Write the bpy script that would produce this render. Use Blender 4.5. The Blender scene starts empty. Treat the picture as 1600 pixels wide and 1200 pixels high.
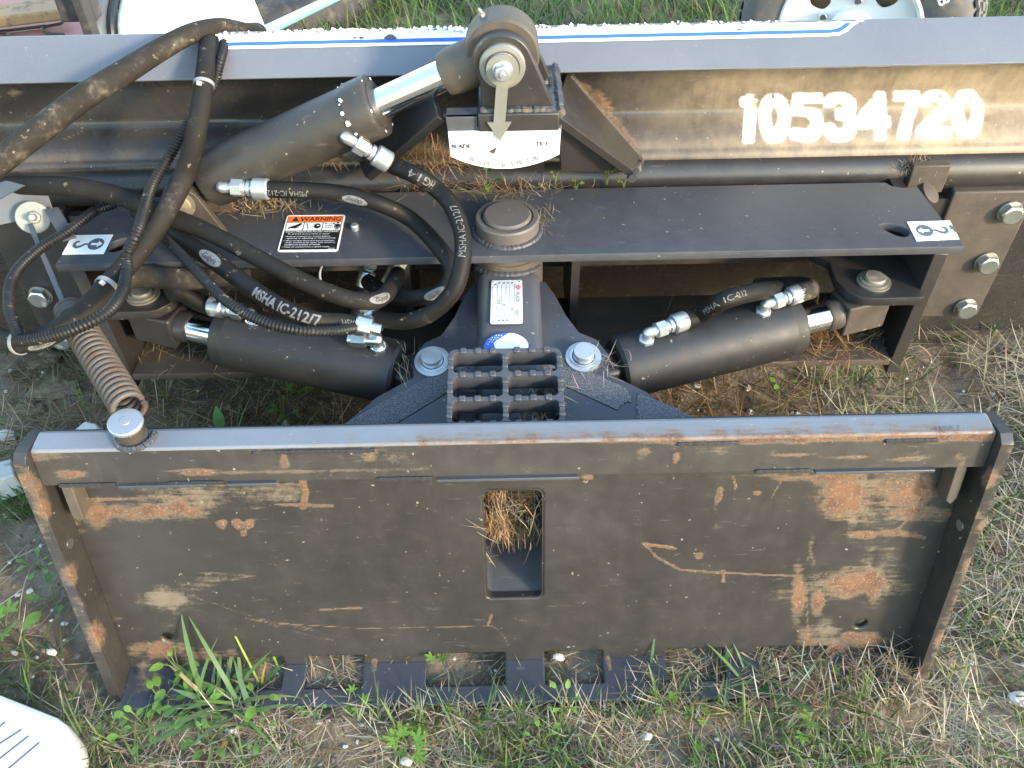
import bpy, bmesh, math, random
import numpy as np
from mathutils import Vector, Matrix

rng = np.random.default_rng(7)
random.seed(7)
scn = bpy.context.scene
col = scn.collection

# ---------------------------------------------------------------- camera, sky, sun, exposure
F, PITCH, ROLL, CAMH = 1330.0, math.radians(45), math.radians(1.15), 1.16
CAM = np.array([0.0, 0.0, CAMH])
FW = np.array([0, math.cos(PITCH), -math.sin(PITCH)])
R0 = np.array([1.0, 0, 0]); U0 = np.array([0, math.sin(PITCH), math.cos(PITCH)])
RT = R0 * math.cos(ROLL) - U0 * math.sin(ROLL)
UP = U0 * math.cos(ROLL) + R0 * math.sin(ROLL)
cd = bpy.data.cameras.new('camera'); cam = bpy.data.objects.new('camera', cd); col.objects.link(cam)
cd.sensor_width = 36.0; cd.lens = F / 1600 * 36.0; cd.clip_start = 0.02; cd.clip_end = 400
cam.matrix_world = Matrix(((RT[0], UP[0], -FW[0], CAM[0]), (RT[1], UP[1], -FW[1], CAM[1]), (RT[2], UP[2], -FW[2], CAM[2]), (0, 0, 0, 1)))
scn.camera = cam

SUN_EL, SUN_AZ = math.radians(20), math.radians(50)      # azimuth: turned from straight behind the camera to its right
TO_SUN = Vector((math.sin(SUN_AZ) * math.cos(SUN_EL), -math.cos(SUN_AZ) * math.cos(SUN_EL), math.sin(SUN_EL)))
world = bpy.data.worlds.new('World'); scn.world = world; world.use_nodes = True
wn = world.node_tree; bg = wn.nodes['Background']
sky = wn.nodes.new('ShaderNodeTexSky'); sky.sky_type = 'NISHITA'; sky.sun_disc = False
sky.sun_elevation = SUN_EL; sky.sun_rotation = math.atan2(TO_SUN.x, TO_SUN.y)
sky.air_density = 1.7; sky.dust_density = 0.6; sky.ozone_density = 2.5
wn.links.new(sky.outputs[0], bg.inputs[0]); bg.inputs[1].default_value = 0.15
sd = bpy.data.lights.new('sun', 'SUN'); sun = bpy.data.objects.new('sun', sd); col.objects.link(sun)
sd.energy = 1.3; sd.angle = math.radians(7.0); sd.color = (1.0, 0.82, 0.60)
sun.rotation_euler = TO_SUN.to_track_quat('Z', 'Y').to_euler(); sun.location = (3, -3, 4)
vs = scn.view_settings; vs.view_transform = 'Standard'; vs.look = 'None'; vs.exposure = 2.6; vs.gamma = 1.0; vs.use_curve_mapping = False
scn.cycles.use_denoising = True
scn.cycles.max_bounces = 6; scn.cycles.diffuse_bounces = 2; scn.cycles.glossy_bounces = 3; scn.cycles.transparent_max_bounces = 4

# ---------------------------------------------------------------- measuring helpers (photograph pixel <-> place)
def ray(px, py): return FW + (px - 800) / F * RT + (600 - py) / F * UP
def at(px, py, Y=None, Z=None):
    d = ray(px, py)
    k = (Y - CAM[1]) / d[1] if Y is not None else (Z - CAM[2]) / d[2]
    return CAM + k * d
def proj(P):
    q = np.asarray(P) - CAM; z = q @ FW
    return 800 + F * (q @ RT) / z, 600 - F * (q @ UP) / z
def hit(px, py, o, n):
    d = ray(px, py); return CAM + d * (((o - CAM) @ n) / (d @ n))
V = lambda *a: np.array(a, float)
def unit(v): v = np.asarray(v, float); return v / np.linalg.norm(v)

# smooth value noise for baking wear onto vertices
def vnoise(x, y, seed=0):
    def h(i, j):
        n = (i * 374761393 + j * 668265263 + seed * 974711) & 0x7fffffff
        n = ((n ^ (n >> 13)) * 1274126177) & 0x7fffffff
        return ((n ^ (n >> 16)) & 0xffff) / 65535.0
    xi = np.floor(x).astype(np.int64); yi = np.floor(y).astype(np.int64)
    fx = x - xi; fy = y - yi; fx = fx * fx * (3 - 2 * fx); fy = fy * fy * (3 - 2 * fy)
    return (h(xi, yi) * (1 - fx) + h(xi + 1, yi) * fx) * (1 - fy) + (h(xi, yi + 1) * (1 - fx) + h(xi + 1, yi + 1) * fx) * fy
def fbm(x, y, seed=0, o=4):
    s = 0; a = 0.5; t = 0
    for k in range(o): s = s + a * vnoise(x * 2 ** k, y * 2 ** k, seed + k); t += a; a *= 0.55
    return s / t
def seg_dist(px, py, pts):
    d = np.full(np.shape(px), 1e9)
    for (ax, ay), (bx, by) in zip(pts[:-1], pts[1:]):
        vx, vy = bx - ax, by - ay; L = vx * vx + vy * vy + 1e-9
        t = np.clip(((px - ax) * vx + (py - ay) * vy) / L, 0, 1)
        d = np.minimum(d, np.hypot(px - ax - t * vx, py - ay - t * vy))
    return d

# ---------------------------------------------------------------- materials
MATS = {}
def N(nt, t, **kw):
    n = nt.nodes.new(t)
    for k, v in kw.items():
        if k.startswith('i_'):
            key = k[2:]; key = int(key) if key.isdigit() else key
            n.inputs[key].default_value = v
        else: setattr(n, k, v)
    return n
def newmat(name):
    m = bpy.data.materials.new(name); m.use_nodes = True; MATS[name] = m
    nt = m.node_tree; return m, nt, nt.nodes['Principled BSDF'], (lambda a, b: nt.links.new(a, b))
def mixc(nt, fac, a, b, blend='MIX'):
    n = nt.nodes.new('ShaderNodeMix'); n.data_type = 'RGBA'; n.blend_type = blend
    for s, v in ((0, fac), (6, a), (7, b)):
        if hasattr(v, 'is_linked') or hasattr(v, 'links'): nt.links.new(v, n.inputs[s])
        else: n.inputs[s].default_value = v if s == 0 else (*v, 1)[:4]
    return n.outputs[2]
def mth(nt, op, a, b=None, c=None, clamp=False):
    n = nt.nodes.new('ShaderNodeMath'); n.operation = op; n.use_clamp = clamp
    for i, v in enumerate((a, b, c)):
        if v is None: continue
        if hasattr(v, 'links'): nt.links.new(v, n.inputs[i])
        else: n.inputs[i].default_value = v
    return n.outputs[0]
def ramp(nt, x, lo, hi, a=0.0, b=1.0):
    n = nt.nodes.new('ShaderNodeMapRange'); n.interpolation_type = 'SMOOTHSTEP'
    nt.links.new(x, n.inputs[0]); n.inputs[1].default_value = lo; n.inputs[2].default_value = hi
    n.inputs[3].default_value = a; n.inputs[4].default_value = b; return n.outputs[0]
def noise(nt, co, scale, detail=4, rough=0.55, dist=0.0):
    n = nt.nodes.new('ShaderNodeTexNoise'); n.inputs['Scale'].default_value = scale; n.inputs['Detail'].default_value = detail
    n.inputs['Roughness'].default_value = rough; n.inputs['Distortion'].default_value = dist
    nt.links.new(co, n.inputs['Vector']); return n.outputs['Fac']
def objco(nt): return nt.nodes.new('ShaderNodeTexCoord').outputs['Object']
def attr(nt, name):
    n = nt.nodes.new('ShaderNodeAttribute'); n.attribute_name = name; return n
def bump(nt, h, s, d, p):
    b = nt.nodes.new('ShaderNodeBump'); b.inputs['Strength'].default_value = s; b.inputs['Distance'].default_value = d
    nt.links.new(h, b.inputs['Height']); nt.links.new(b.outputs[0], p.inputs['Normal'])

def paint(name, dust=0.3, rough=0.36, base=(0.016, 0.016, 0.018), dcol=(0.15, 0.115, 0.078), specks=0.6, rustamt=0.0):
    """worn black machine paint: film of dust, stone chips, and wear baked per vertex (rust, bare scuffs, sprayed white)"""
    m, nt, p, L = newmat(name); co = objco(nt)
    n1 = noise(nt, co, 5, 6, 0.6, 0.4); n2 = noise(nt, co, 38, 5, 0.65); n3 = noise(nt, co, 320, 3, 0.6)
    def stretched(sx, sy, sz, rot=0.0):
        mp = nt.nodes.new('ShaderNodeMapping'); mp.inputs['Scale'].default_value = (sx, sy, sz); mp.inputs['Rotation'].default_value = (0, rot, 0); L(co, mp.inputs['Vector']); return mp.outputs[0]
    nh = noise(nt, stretched(26, 190, 190), 1.0, 4, 0.65); nv = noise(nt, stretched(120, 60, 14), 1.0, 4, 0.6); nd = noise(nt, stretched(20, 60, 420, 0.6), 1.0, 3, 0.6)
    n4 = noise(nt, co, 900, 2, 0.6)
    d = mth(nt, 'MULTIPLY_ADD', n2, 0.45, mth(nt, 'MULTIPLY', n1, 0.45)); d = mth(nt, 'MULTIPLY_ADD', nv, 0.20, d)
    da = mth(nt, 'ADD', attr(nt, 'dust').outputs['Fac'], dust)  # vertex dust also carries the moldboard's painted sun glow
    dm = mth(nt, 'MULTIPLY', mth(nt, 'MULTIPLY', ramp(nt, d, 0.30, 0.85), 0.75), da, clamp=True)
    dm = mth(nt, 'ADD', dm, mth(nt, 'MULTIPLY', da, 0.30), clamp=True)
    c = mixc(nt, dm, base, dcol)
    fine_ = mth(nt, 'MULTIPLY_ADD', n4, 0.12, mth(nt, 'MULTIPLY_ADD', n3, 0.20, mth(nt, 'MULTIPLY_ADD', n1, 0.5, 0.60))); c = mixc(nt, 1.0, c, fine_, 'MULTIPLY')
    sc_ = mth(nt, 'MAXIMUM', ramp(nt, nh, 0.66, 0.73), ramp(nt, nd, 0.68, 0.74)); c = mixc(nt, mth(nt, 'MULTIPLY', sc_, 0.16 * min(1.0, specks + .2)), c, (0.30, 0.28, 0.25))
    sp = ramp(nt, noise(nt, co, 150, 2, 0.4), 0.735, 0.77); sp = mth(nt, 'MULTIPLY', sp, specks)
    c = mixc(nt, sp, c, (0.32, 0.28, 0.22))
    brk = mth(nt, 'SUBTRACT', mth(nt, 'MULTIPLY_ADD', nh, 0.45, mth(nt, 'MULTIPLY_ADD', n3, 0.25, mth(nt, 'MULTIPLY', n2, 0.30))), 0.5)
    s = ramp(nt, mth(nt, 'MULTIPLY_ADD', brk, 2.2, attr(nt, 'scr').outputs['Fac']), 0.25, 0.85)
    c = mixc(nt, mth(nt, 'MULTIPLY', s, 0.75), c, (0.16, 0.13, 0.095))
    rsrc = attr(nt, 'rust').outputs['Fac']
    if rustamt: rsrc = mth(nt, 'ADD', rsrc, mth(nt, 'MULTIPLY', ramp(nt, noise(nt, co, 14, 6, 0.7, 0.6), 0.58, 0.75), rustamt))
    rsum = mth(nt, 'MULTIPLY_ADD', brk, 2.0, rsrc)
    c = mixc(nt, mth(nt, 'MULTIPLY', ramp(nt, rsum, 0.12, 0.50), 0.55), c, (0.155, 0.112, 0.072))
    r = ramp(nt, rsum, 0.36, 0.74)
    rc = mixc(nt, ramp(nt, n2, 0.40, 0.62), (0.135, 0.062, 0.031), (0.075, 0.032, 0.018))
    rc = mixc(nt, ramp(nt, n3, 0.52, 0.68), rc, (0.20, 0.128, 0.078))
    c = mixc(nt, mth(nt, 'MULTIPLY', r, 0.85), c, rc)
    w = ramp(nt, mth(nt, 'MULTIPLY_ADD', mth(nt, 'SUBTRACT', n3, 0.5), 0.35, attr(nt, 'wht').outputs['Fac']), 0.05, 0.85)
    c = mixc(nt, w, c, (0.80, 0.78, 0.74))
    L(c, p.inputs['Base Color'])
    ro = mth(nt, 'MULTIPLY_ADD', dm, 0.42, rough); ro = mth(nt, 'ADD', ro, mth(nt, 'MULTIPLY', r, 0.35), clamp=True)
    ro = mth(nt, 'ADD', ro, mth(nt, 'MULTIPLY', mth(nt, 'SUBTRACT', n2, 0.5), 0.25), clamp=True)
    L(ro, p.inputs['Roughness'])
    h = mth(nt, 'MULTIPLY_ADD', r, 0.5, mth(nt, 'MULTIPLY', n3, 0.18)); h = mth(nt, 'MULTIPLY_ADD', n2, 0.5, h)
    bump(nt, h, 0.22, 0.002, p); return m

def simple(name, base, rough=0.5, metal=0.0, var=0.15, scale=40, bmp=0.1, dirt=0.0, dirtcol=(0.16, 0.12, 0.08), dscale=25, spec=0.5):
    m, nt, p, L = newmat(name); co = objco(nt)
    n = noise(nt, co, scale, 5, 0.6)
    c = mixc(nt, n, tuple(x * (1 - var) for x in base), tuple(min(1, x * (1 + var)) for x in base))
    ro = mth(nt, 'MULTIPLY_ADD', n, 0.2, rough - 0.1, clamp=True)
    if dirt:
        dm = ramp(nt, noise(nt, co, dscale, 6, 0.65), 0.62 - dirt * 0.35, 0.72)
        c = mixc(nt, mth(nt, 'MULTIPLY', dm, 0.85), c, dirtcol)
        ro = mth(nt, 'MULTIPLY_ADD', dm, 0.4, ro, clamp=True)
        L(mth(nt, 'MULTIPLY', mth(nt, 'SUBTRACT', 1.0, dm), metal), p.inputs['Metallic'])
    else: p.inputs['Metallic'].default_value = metal
    L(c, p.inputs['Base Color']); L(ro, p.inputs['Roughness']); p.inputs['Specular IOR Level'].default_value = spec
    if bmp: bump(nt, noise(nt, co, scale * 5, 3), bmp, 0.002, p)
    return m

def hosemat(name, base, rib=900.0, mud=0.3, mudcol=(0.20, 0.16, 0.11), rough=0.75, weave=True, ribstr=0.35):
    m, nt, p, L = newmat(name); co = objco(nt)
    uv = nt.nodes.new('ShaderNodeTexCoord').outputs['UV']; sx = nt.nodes.new('ShaderNodeSeparateXYZ'); L(uv, sx.inputs[0])
    wv = mth(nt, 'SINE', mth(nt, 'MULTIPLY', sx.outputs[1], rib * 2 * math.pi))
    if weave: wv = mth(nt, 'MULTIPLY', wv, mth(nt, 'SINE', mth(nt, 'MULTIPLY', sx.outputs[0], 60 * 2 * math.pi)))
    n1 = noise(nt, co, 22, 6, 0.65, 0.5); n2 = noise(nt, co, 110, 4, 0.65)
    dm = ramp(nt, mth(nt, 'MULTIPLY_ADD', n2, 0.45, mth(nt, 'MULTIPLY', n1, 0.6)), 0.66 - mud * 0.3, 0.80 - mud * 0.1)
    c = mixc(nt, ramp(nt, n1, 0.3, 0.7), base, tuple(x * 1.7 for x in base))
    c = mixc(nt, mth(nt, 'MULTIPLY', dm, min(1, 0.35 + mud)), c, mudcol)
    fk = ramp(nt, noise(nt, co, 75, 4, 0.7), 0.655 - mud * .06, 0.70); c = mixc(nt, mth(nt, 'MULTIPLY', fk, 0.8), c, tuple(min(1, x * 1.5) for x in mudcol))
    L(c, p.inputs['Base Color']); p.inputs['Roughness'].default_value = rough
    p.inputs['Specular IOR Level'].default_value = 0.22
    bump(nt, mth(nt, 'MULTIPLY_ADD', wv, 0.25, mth(nt, 'MULTIPLY_ADD', dm, 0.8, n2)), ribstr, 0.0012, p); return m

def vegmat(name):
    m, nt, p, L = newmat(name)
    a = attr(nt, 'Col').outputs['Color']; co = objco(nt)
    c = mixc(nt, 0.35, a, mixc(nt, noise(nt, co, 90, 3), (0, 0, 0), (1, 1, 1)), 'OVERLAY')
    L(c, p.inputs['Base Color']); p.inputs['Roughness'].default_value = 0.5; p.inputs['Specular IOR Level'].default_value = 0.3
    tr = nt.nodes.new('ShaderNodeBsdfTranslucent'); L(c, tr.inputs[0]); mx = nt.nodes.new('ShaderNodeMixShader'); mx.inputs[0].default_value = 0.28
    out = nt.nodes['Material Output']; L(p.outputs[0], mx.inputs[1]); L(tr.outputs[0], mx.inputs[2]); L(mx.outputs[0], out.inputs[0]); return m

M_PLATE = paint('worn_plate_paint', dust=0.36, rough=0.36, base=(0.018, 0.0172, 0.017), dcol=(0.050, 0.0435, 0.0385))
M_PAINT = paint('black_paint', dust=0.12, rough=0.36)
M_MOLD = paint('moldboard_paint', dust=0.06, rough=0.24, base=(0.020, 0.020, 0.022), dcol=(0.33, 0.26, 0.175))  # dust colour brightened so it also paints the sun's warm glow
M_DUSTY = paint('dusty_paint', dust=0.60, rough=0.5, dcol=(0.11, 0.083, 0.055), rustamt=0.25)
M_CYL = paint('cylinder_paint', dust=0.20, rough=0.50, base=(0.0085, 0.009, 0.0105), dcol=(0.06, 0.052, 0.044))
M_CYL2 = paint('dusty_cylinder_paint', dust=0.42, rough=0.40, base=(0.010, 0.010, 0.0105), dcol=(0.078, 0.063, 0.047))
M_RUSTY = paint('rusty_paint', dust=0.5, rough=0.55, rustamt=0.75)
M_TOP = paint('frame_paint', dust=0.32, rough=0.36, base=(0.035, 0.038, 0.047), dcol=(0.094, 0.091, 0.090))  # sky's blue cast on upward faces is put into the base colour
M_SHIELD = paint('shield_paint', dust=0.05, rough=0.34, base=(0.112, 0.118, 0.136), dcol=(0.17, 0.15, 0.13), specks=0.3)  # sky reflected by the sloping shield is painted in as pale blue-grey
M_CAP = paint('sky_pale_paint', dust=0.10, rough=0.34, base=(0.135, 0.147, 0.168), dcol=(0.20, 0.19, 0.185))  # sky reflection on the rail cap is put into the pale base
M_DECK = paint('deck_paint', dust=0.03, rough=0.22, base=(0.034, 0.037, 0.045), specks=0.4)
M_ZINC = simple('zinc_plating', (0.62, 0.65, 0.66), 0.32, 1.0, 0.12, 60, 0.05, dirt=0.12)
M_ZINC2 = simple('clean_zinc', (0.46, 0.48, 0.49), 0.34, 0.75, 0.10, 60, 0.04)
M_ZDIRT = simple('dirty_zinc', (0.22, 0.205, 0.17), 0.5, 0.6, 0.2, 50, 0.08, dirt=0.45, dirtcol=(0.26, 0.20, 0.12))
M_YZINC = simple('yellow_zinc', (0.22, 0.22, 0.195), 0.5, 0.45, 0.2, 50, 0.05, dirt=0.2)
M_CHROME = simple('chrome', (0.85, 0.85, 0.86), 0.16, 1.0, 0.03, 20, 0.0)
M_SPRING = simple('rusty_spring', (0.075, 0.062, 0.052), 0.6, 0.2, 0.3, 70, 0.3, dirt=0.5, dirtcol=(0.085, 0.043, 0.025), dscale=60)
M_WELD = simple('weld_metal', (0.06, 0.06, 0.065), 0.4, 0.5, 0.3, 200, 0.4, dirt=0.3)
M_SLEEVE = hosemat('nylon_sleeve', (0.016, 0.0135, 0.011), 420, 0.46, (0.13, 0.108, 0.078), 0.8)
M_SLEEVE2 = hosemat('nylon_sleeve_clean', (0.009, 0.0078, 0.0065), 420, 0.26, (0.11, 0.085, 0.06), 0.72)
M_HOSE = hosemat('rubber_hose', (0.0055, 0.005, 0.0046), 500, 0.20, (0.16, 0.115, 0.07), 0.6, weave=False, ribstr=0.2)
M_LOOM = hosemat('split_loom', (0.009, 0.009, 0.009), 10, 0.2, (0.16, 0.13, 0.09), 0.45, weave=False, ribstr=0.1)
M_PRINT = simple('hose_print', (0.135, 0.132, 0.128), 0.7, 0, 0.25, 400, 0, dirt=0.42, dirtcol=(0.018, 0.016, 0.014), dscale=260)
M_SPCAP = simple('dull_cap', (0.28, 0.30, 0.32), 0.4, 0.6, 0.15, 60, 0.05, dirt=0.25)
M_WHITE = simple('white_vinyl', (0.80, 0.80, 0.79), 0.35, 0, 0.05, 80, 0.03)
M_FLAKE = simple('flaking_white', (0.82, 0.82, 0.80), 0.6, 0, 0.08, 200, 0.4)
M_PLASTIC = simple('white_plastic', (0.74, 0.74, 0.73), 0.4, 0, 0.04, 30, 0.02)
M_LID = simple('weathered_white_plastic', (0.50, 0.50, 0.49), 0.5, 0, 0.06, 30, 0.05, dirt=0.12, dirtcol=(0.34, 0.32, 0.29), dscale=18)
M_TYRE = simple('faded_tyre', (0.11, 0.105, 0.10), 0.85, 0, 0.25, 30, 0.2, dirt=0.4, dirtcol=(0.20, 0.17, 0.135))
M_BLUE = simple('blue_vinyl', (0.03, 0.10, 0.50), 0.35, 0, 0.1, 80, 0)
M_ORANGE = simple('orange_print', (0.75, 0.16, 0.03), 0.4, 0, 0.05, 80, 0)
M_GOLD = simple('gold_print', (0.55, 0.26, 0.06), 0.5, 0, 0.15, 80, 0)
M_BLACK = simple('black_print', (0.012, 0.012, 0.014), 0.4, 0, 0.1, 80, 0)
M_GREYP = simple('grey_print', (0.10, 0.105, 0.12), 0.5, 0, 0.1, 80, 0)
M_RED = simple('red_print', (0.6, 0.05, 0.04), 0.4, 0, 0.1, 80, 0)
M_ALU = simple('aluminium_plate', (0.80, 0.82, 0.84), 0.30, 0.6, 0.05, 60, 0.02)
M_TIE = simple('cable_tie', (0.20, 0.20, 0.20), 0.5, 0, 0.2, 100, 0)
M_GALV = simple('galvanised_sheet', (0.085, 0.092, 0.102), 0.5, 0.3, 0.15, 60, 0.05, dirt=0.2)
M_CLOD = simple('earth_clod', (0.17, 0.12, 0.075), 0.95, 0, 0.4, 60, 0.8)
M_STONE = simple('stone', (0.42, 0.40, 0.36), 0.85, 0, 0.25, 60, 0.5, dirt=0.3)
M_WOOD = simple('grey_wood', (0.36, 0.37, 0.36), 0.8, 0, 0.3, 30, 0.4, dirt=0.2)
M_RUB = simple('tyre_rubber', (0.035, 0.033, 0.032), 0.75, 0, 0.3, 30, 0.2, dirt=0.4, dirtcol=(0.15, 0.12, 0.09))
M_PINK = simple('pink_slab', (0.40, 0.17, 0.15), 0.85, 0, 0.25, 25, 0.4, dirt=0.25, dirtcol=(0.28, 0.2, 0.15))
M_CYAN = simple('pale_blue_plastic', (0.25, 0.58, 0.62), 0.4, 0, 0.05, 30, 0.02)
M_BEAM = simple('stained_timber', (0.30, 0.18, 0.09), 0.8, 0, 0.4, 25, 0.3, dirt=0.4, dirtcol=(0.06, 0.055, 0.05))
M_VEG = vegmat('plant_tissue')
m, nt, p, L = newmat('grip_tape'); co = objco(nt)                   # anti-slip grit
g = noise(nt, co, 750, 3, 0.6); L(mixc(nt, ramp(nt, g, 0.40, 0.66), (0.022, 0.025, 0.030), (0.135, 0.145, 0.165)), p.inputs['Base Color'])
p.inputs['Roughness'].default_value = 0.6; bump(nt, g, 0.8, 0.002, p); M_GRIT = m
M_PIVOT = paint('bare_pivot', dust=0.35, rough=0.40, base=(0.075, 0.070, 0.066), dcol=(0.13, 0.10, 0.075), rustamt=0.2)
m, nt, p, L = newmat('soil'); co = objco(nt)
a = noise(nt, co, 9, 8, 0.62); b = noise(nt, co, 70, 6, 0.7); c3 = noise(nt, co, 2.2, 4)
c = mixc(nt, ramp(nt, a, 0.35, 0.65), (0.085, 0.063, 0.042), (0.180, 0.145, 0.105))
c = mixc(nt, ramp(nt, b, 0.5, 0.72), c, (0.24, 0.20, 0.155)); c = mixc(nt, ramp(nt, c3, 0.55, 0.7), c, (0.055, 0.043, 0.032))
L(c, p.inputs['Base Color']); p.inputs['Roughness'].default_value = 0.95; p.inputs['Specular IOR Level'].default_value = 0.15
bump(nt, mth(nt, 'MULTIPLY_ADD', b, 0.5, a), 0.9, 0.012, p); M_SOIL = m

# ---------------------------------------------------------------- mesh helpers
def join(*gs):
    vs_, fs = [], []; o = 0
    for g in gs:
        if g is None: continue
        v, f = g[0], g[1]
        vs_.append(np.asarray(v, float).reshape(-1, 3)); fs += [tuple(i + o for i in q) for q in f]; o += len(vs_[-1])
    return np.concatenate(vs_), fs
def frame(o, z, x=None):
    z = unit(z); x = V(1, 0, 0) if x is None else np.asarray(x, float)
    if abs(unit(x) @ z) > 0.98: x = V(0, 1, 0)
    x = unit(x - (x @ z) * z); y = np.cross(z, x); return (np.asarray(o, float), x, y, z)
def put(g, fr):
    v = np.asarray(g[0], float); o, x, y, z = fr
    return (o + v[:, :1] * x + v[:, 1:2] * y + v[:, 2:3] * z, g[1]) + tuple(g[2:])
WORLD = (V(0, 0, 0), V(1, 0, 0), V(0, 1, 0), V(0, 0, 1))
def box(x0, x1, y0, y1, z0, z1):
    v = [(x, y, z) for z in (z0, z1) for y in (y0, y1) for x in (x0, x1)]
    return np.array(v, float), [(0, 2, 3, 1), (4, 5, 7, 6), (0, 1, 5, 4), (2, 6, 7, 3), (0, 4, 6, 2), (1, 3, 7, 5)]
def prism(poly, z0, z1):
    n = len(poly); v = [(x, y, z0) for x, y in poly] + [(x, y, z1) for x, y in poly]
    a = sum(poly[i][0] * poly[(i + 1) % n][1] - poly[(i + 1) % n][0] * poly[i][1] for i in range(n))
    f = [tuple(range(n))[::-1], tuple(range(n, 2 * n))] + [(i, (i + 1) % n, n + (i + 1) % n, n + i) for i in range(n)]
    if a < 0: f = [t[::-1] for t in f]
    return np.array(v, float), f
def slab(pts, th):
    """a plate from four or more world corners, thickness th against its own normal"""
    P = np.array(pts, float); n = unit(np.cross(P[1] - P[0], P[2] - P[0])); k = len(P)
    v = np.concatenate([P, P - n * th]); f = [tuple(range(k)), tuple(range(2 * k - 1, k - 1, -1))]
    f += [(i, k + i, k + (i + 1) % k, (i + 1) % k) for i in range(k)]
    return v, f
def lathe(prof, seg=32, cap=True):
    n = len(prof); v = []; f = []
    for r, h in prof:
        for k in range(seg): t = 2 * math.pi * k / seg; v.append((r * math.cos(t), r * math.sin(t), h))
    for i in range(n - 1):
        for k in range(seg): a = i * seg + k; b = i * seg + (k + 1) % seg; f.append((a, b, b + seg, a + seg))
    if cap: f.append(tuple(range(seg))[::-1]); f.append(tuple(range((n - 1) * seg, n * seg)))
    return np.array(v, float), f
def cyl(r, z0, z1, seg=28, ch=0.0):
    return lathe([(r - ch, z0), (r, z0 + ch), (r, z1 - ch), (r - ch, z1)] if ch else [(r, z0), (r, z1)], seg)
def hexp(r, z0, z1):
    c = r * 0.10
    v, f = prism([(r * math.cos(math.pi / 3 * k + 0.3), r * math.sin(math.pi / 3 * k + 0.3)) for k in range(6)], z0, z1 - c)
    v2, f2 = lathe([(r * 0.93, z1 - c), (r * 0.80, z1)], 18); return join((v, f), (v2, f2))
def spline(pts, n=None, step=0.006):
    P = np.array(pts, float); k = len(P)
    if k == 2:
        L = np.linalg.norm(P[1] - P[0]); m_ = max(2, int(L / step)); t = np.linspace(0, 1, m_)[:, None]; return P[0] * (1 - t) + P[1] * t
    E = np.vstack([2 * P[0] - P[1], P, 2 * P[-1] - P[-2]]); out = []
    for i in range(k - 1):
        p0, p1, p2, p3 = E[i:i + 4]; m_ = max(4, int(np.linalg.norm(p2 - p1) / step)); t = np.linspace(0, 1, m_, endpoint=False)[:, None]
        out.append(0.5 * (2 * p1 + (p2 - p0) * t + (2 * p0 - 5 * p1 + 4 * p2 - p3) * t ** 2 + (3 * p1 - 3 * p2 + p3 - p0) * t ** 3))
    out.append(P[-1:]); return np.concatenate(out)
def sweep(path, rad, seg=18, cap=True):
    """tube along a sampled path; returns geometry with uv and the frames used to print on it"""
    P = np.asarray(path, float); n = len(P); T = np.gradient(P, axis=0); T /= np.linalg.norm(T, axis=1)[:, None]
    r = np.broadcast_to(np.asarray(rad, float), (n,))
    a = V(0, 0, 1) if abs(T[0][2]) < 0.9 else V(1, 0, 0)
    nx = unit(a - (a @ T[0]) * T[0]); A = [nx]
    for i in range(1, n):
        nx = A[-1] - (A[-1] @ T[i]) * T[i]; A.append(unit(nx))
    A = np.array(A); B = np.cross(T, A)
    th = np.arange(seg) * 2 * math.pi / seg
    v = P[:, None] + r[:, None, None] * (np.cos(th)[None, :, None] * A[:, None] + np.sin(th)[None, :, None] * B[:, None])
    s = np.concatenate([[0], np.cumsum(np.linalg.norm(np.diff(P, axis=0), axis=1))])
    f = []; uv = []
    for i in range(n - 1):
        for k in range(seg):
            k2 = (k + 1) % seg; f.append((i * seg + k, i * seg + k2, (i + 1) * seg + k2, (i + 1) * seg + k))
            u0, u1 = k / seg, (k + 1) / seg; uv += [(u0, s[i]), (u1, s[i]), (u1, s[i + 1]), (u0, s[i + 1])]
    if cap:
        f.append(tuple(range(seg))[::-1]); f.append(tuple(range((n - 1) * seg, n * seg))); uv += [(0, 0)] * (2 * seg)
    return v.reshape(-1, 3), f, uv, dict(P=P, A=A, B=B, T=T, r=r, s=s)
def weld(pts, r=0.0035, seg=7):
    P = spline(pts, step=0.0022); k = np.arange(len(P)); rr = r * (0.85 + 0.22 * np.abs(np.sin(k * 0.9)) + 0.12 * rng.random(len(P)))
    g = sweep(P + rng.normal(0, r * 0.06, P.shape), rr, seg); return g[:2]
def rrect(w, h, r, n=6, cx=0, cy=0):
    o = []
    for sx, sy, a0 in ((1, 1, 0), (-1, 1, 90), (-1, -1, 180), (1, -1, 270)):
        for k in range(n + 1):
            t = math.radians(a0 + 90 * k / n); o.append((cx + sx * (w / 2 - r) + r * math.cos(t), cy + sy * (h / 2 - r) + r * math.sin(t)))
    return o
def circle(cx, cy, r, n=24, ry=None, rot=0):
    ry = ry or r; c, s = math.cos(rot), math.sin(rot)
    return [(cx + c * r * math.cos(t) - s * ry * math.sin(t), cy + s * r * math.cos(t) + c * ry * math.sin(t)) for t in (2 * math.pi * k / n for k in range(n))]
def plate(outlines, th, bev=0.0):
    """flat plate with holes (outline list, even-odd) in local xy, z 0..th"""
    cu = bpy.data.curves.new('tmp', 'CURVE'); cu.dimensions = '2D'; cu.fill_mode = 'BOTH'; cu.extrude = th / 2 - bev
    if bev: cu.bevel_depth = bev; cu.bevel_resolution = 1; cu.offset = -bev
    for pl in outlines:
        sp = cu.splines.new('POLY'); sp.points.add(len(pl) - 1); sp.use_cyclic_u = True
        for q, (x, y) in zip(sp.points, pl): q.co = (x, y, 0, 1)
    return curve_geo(cu, th / 2)
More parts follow.
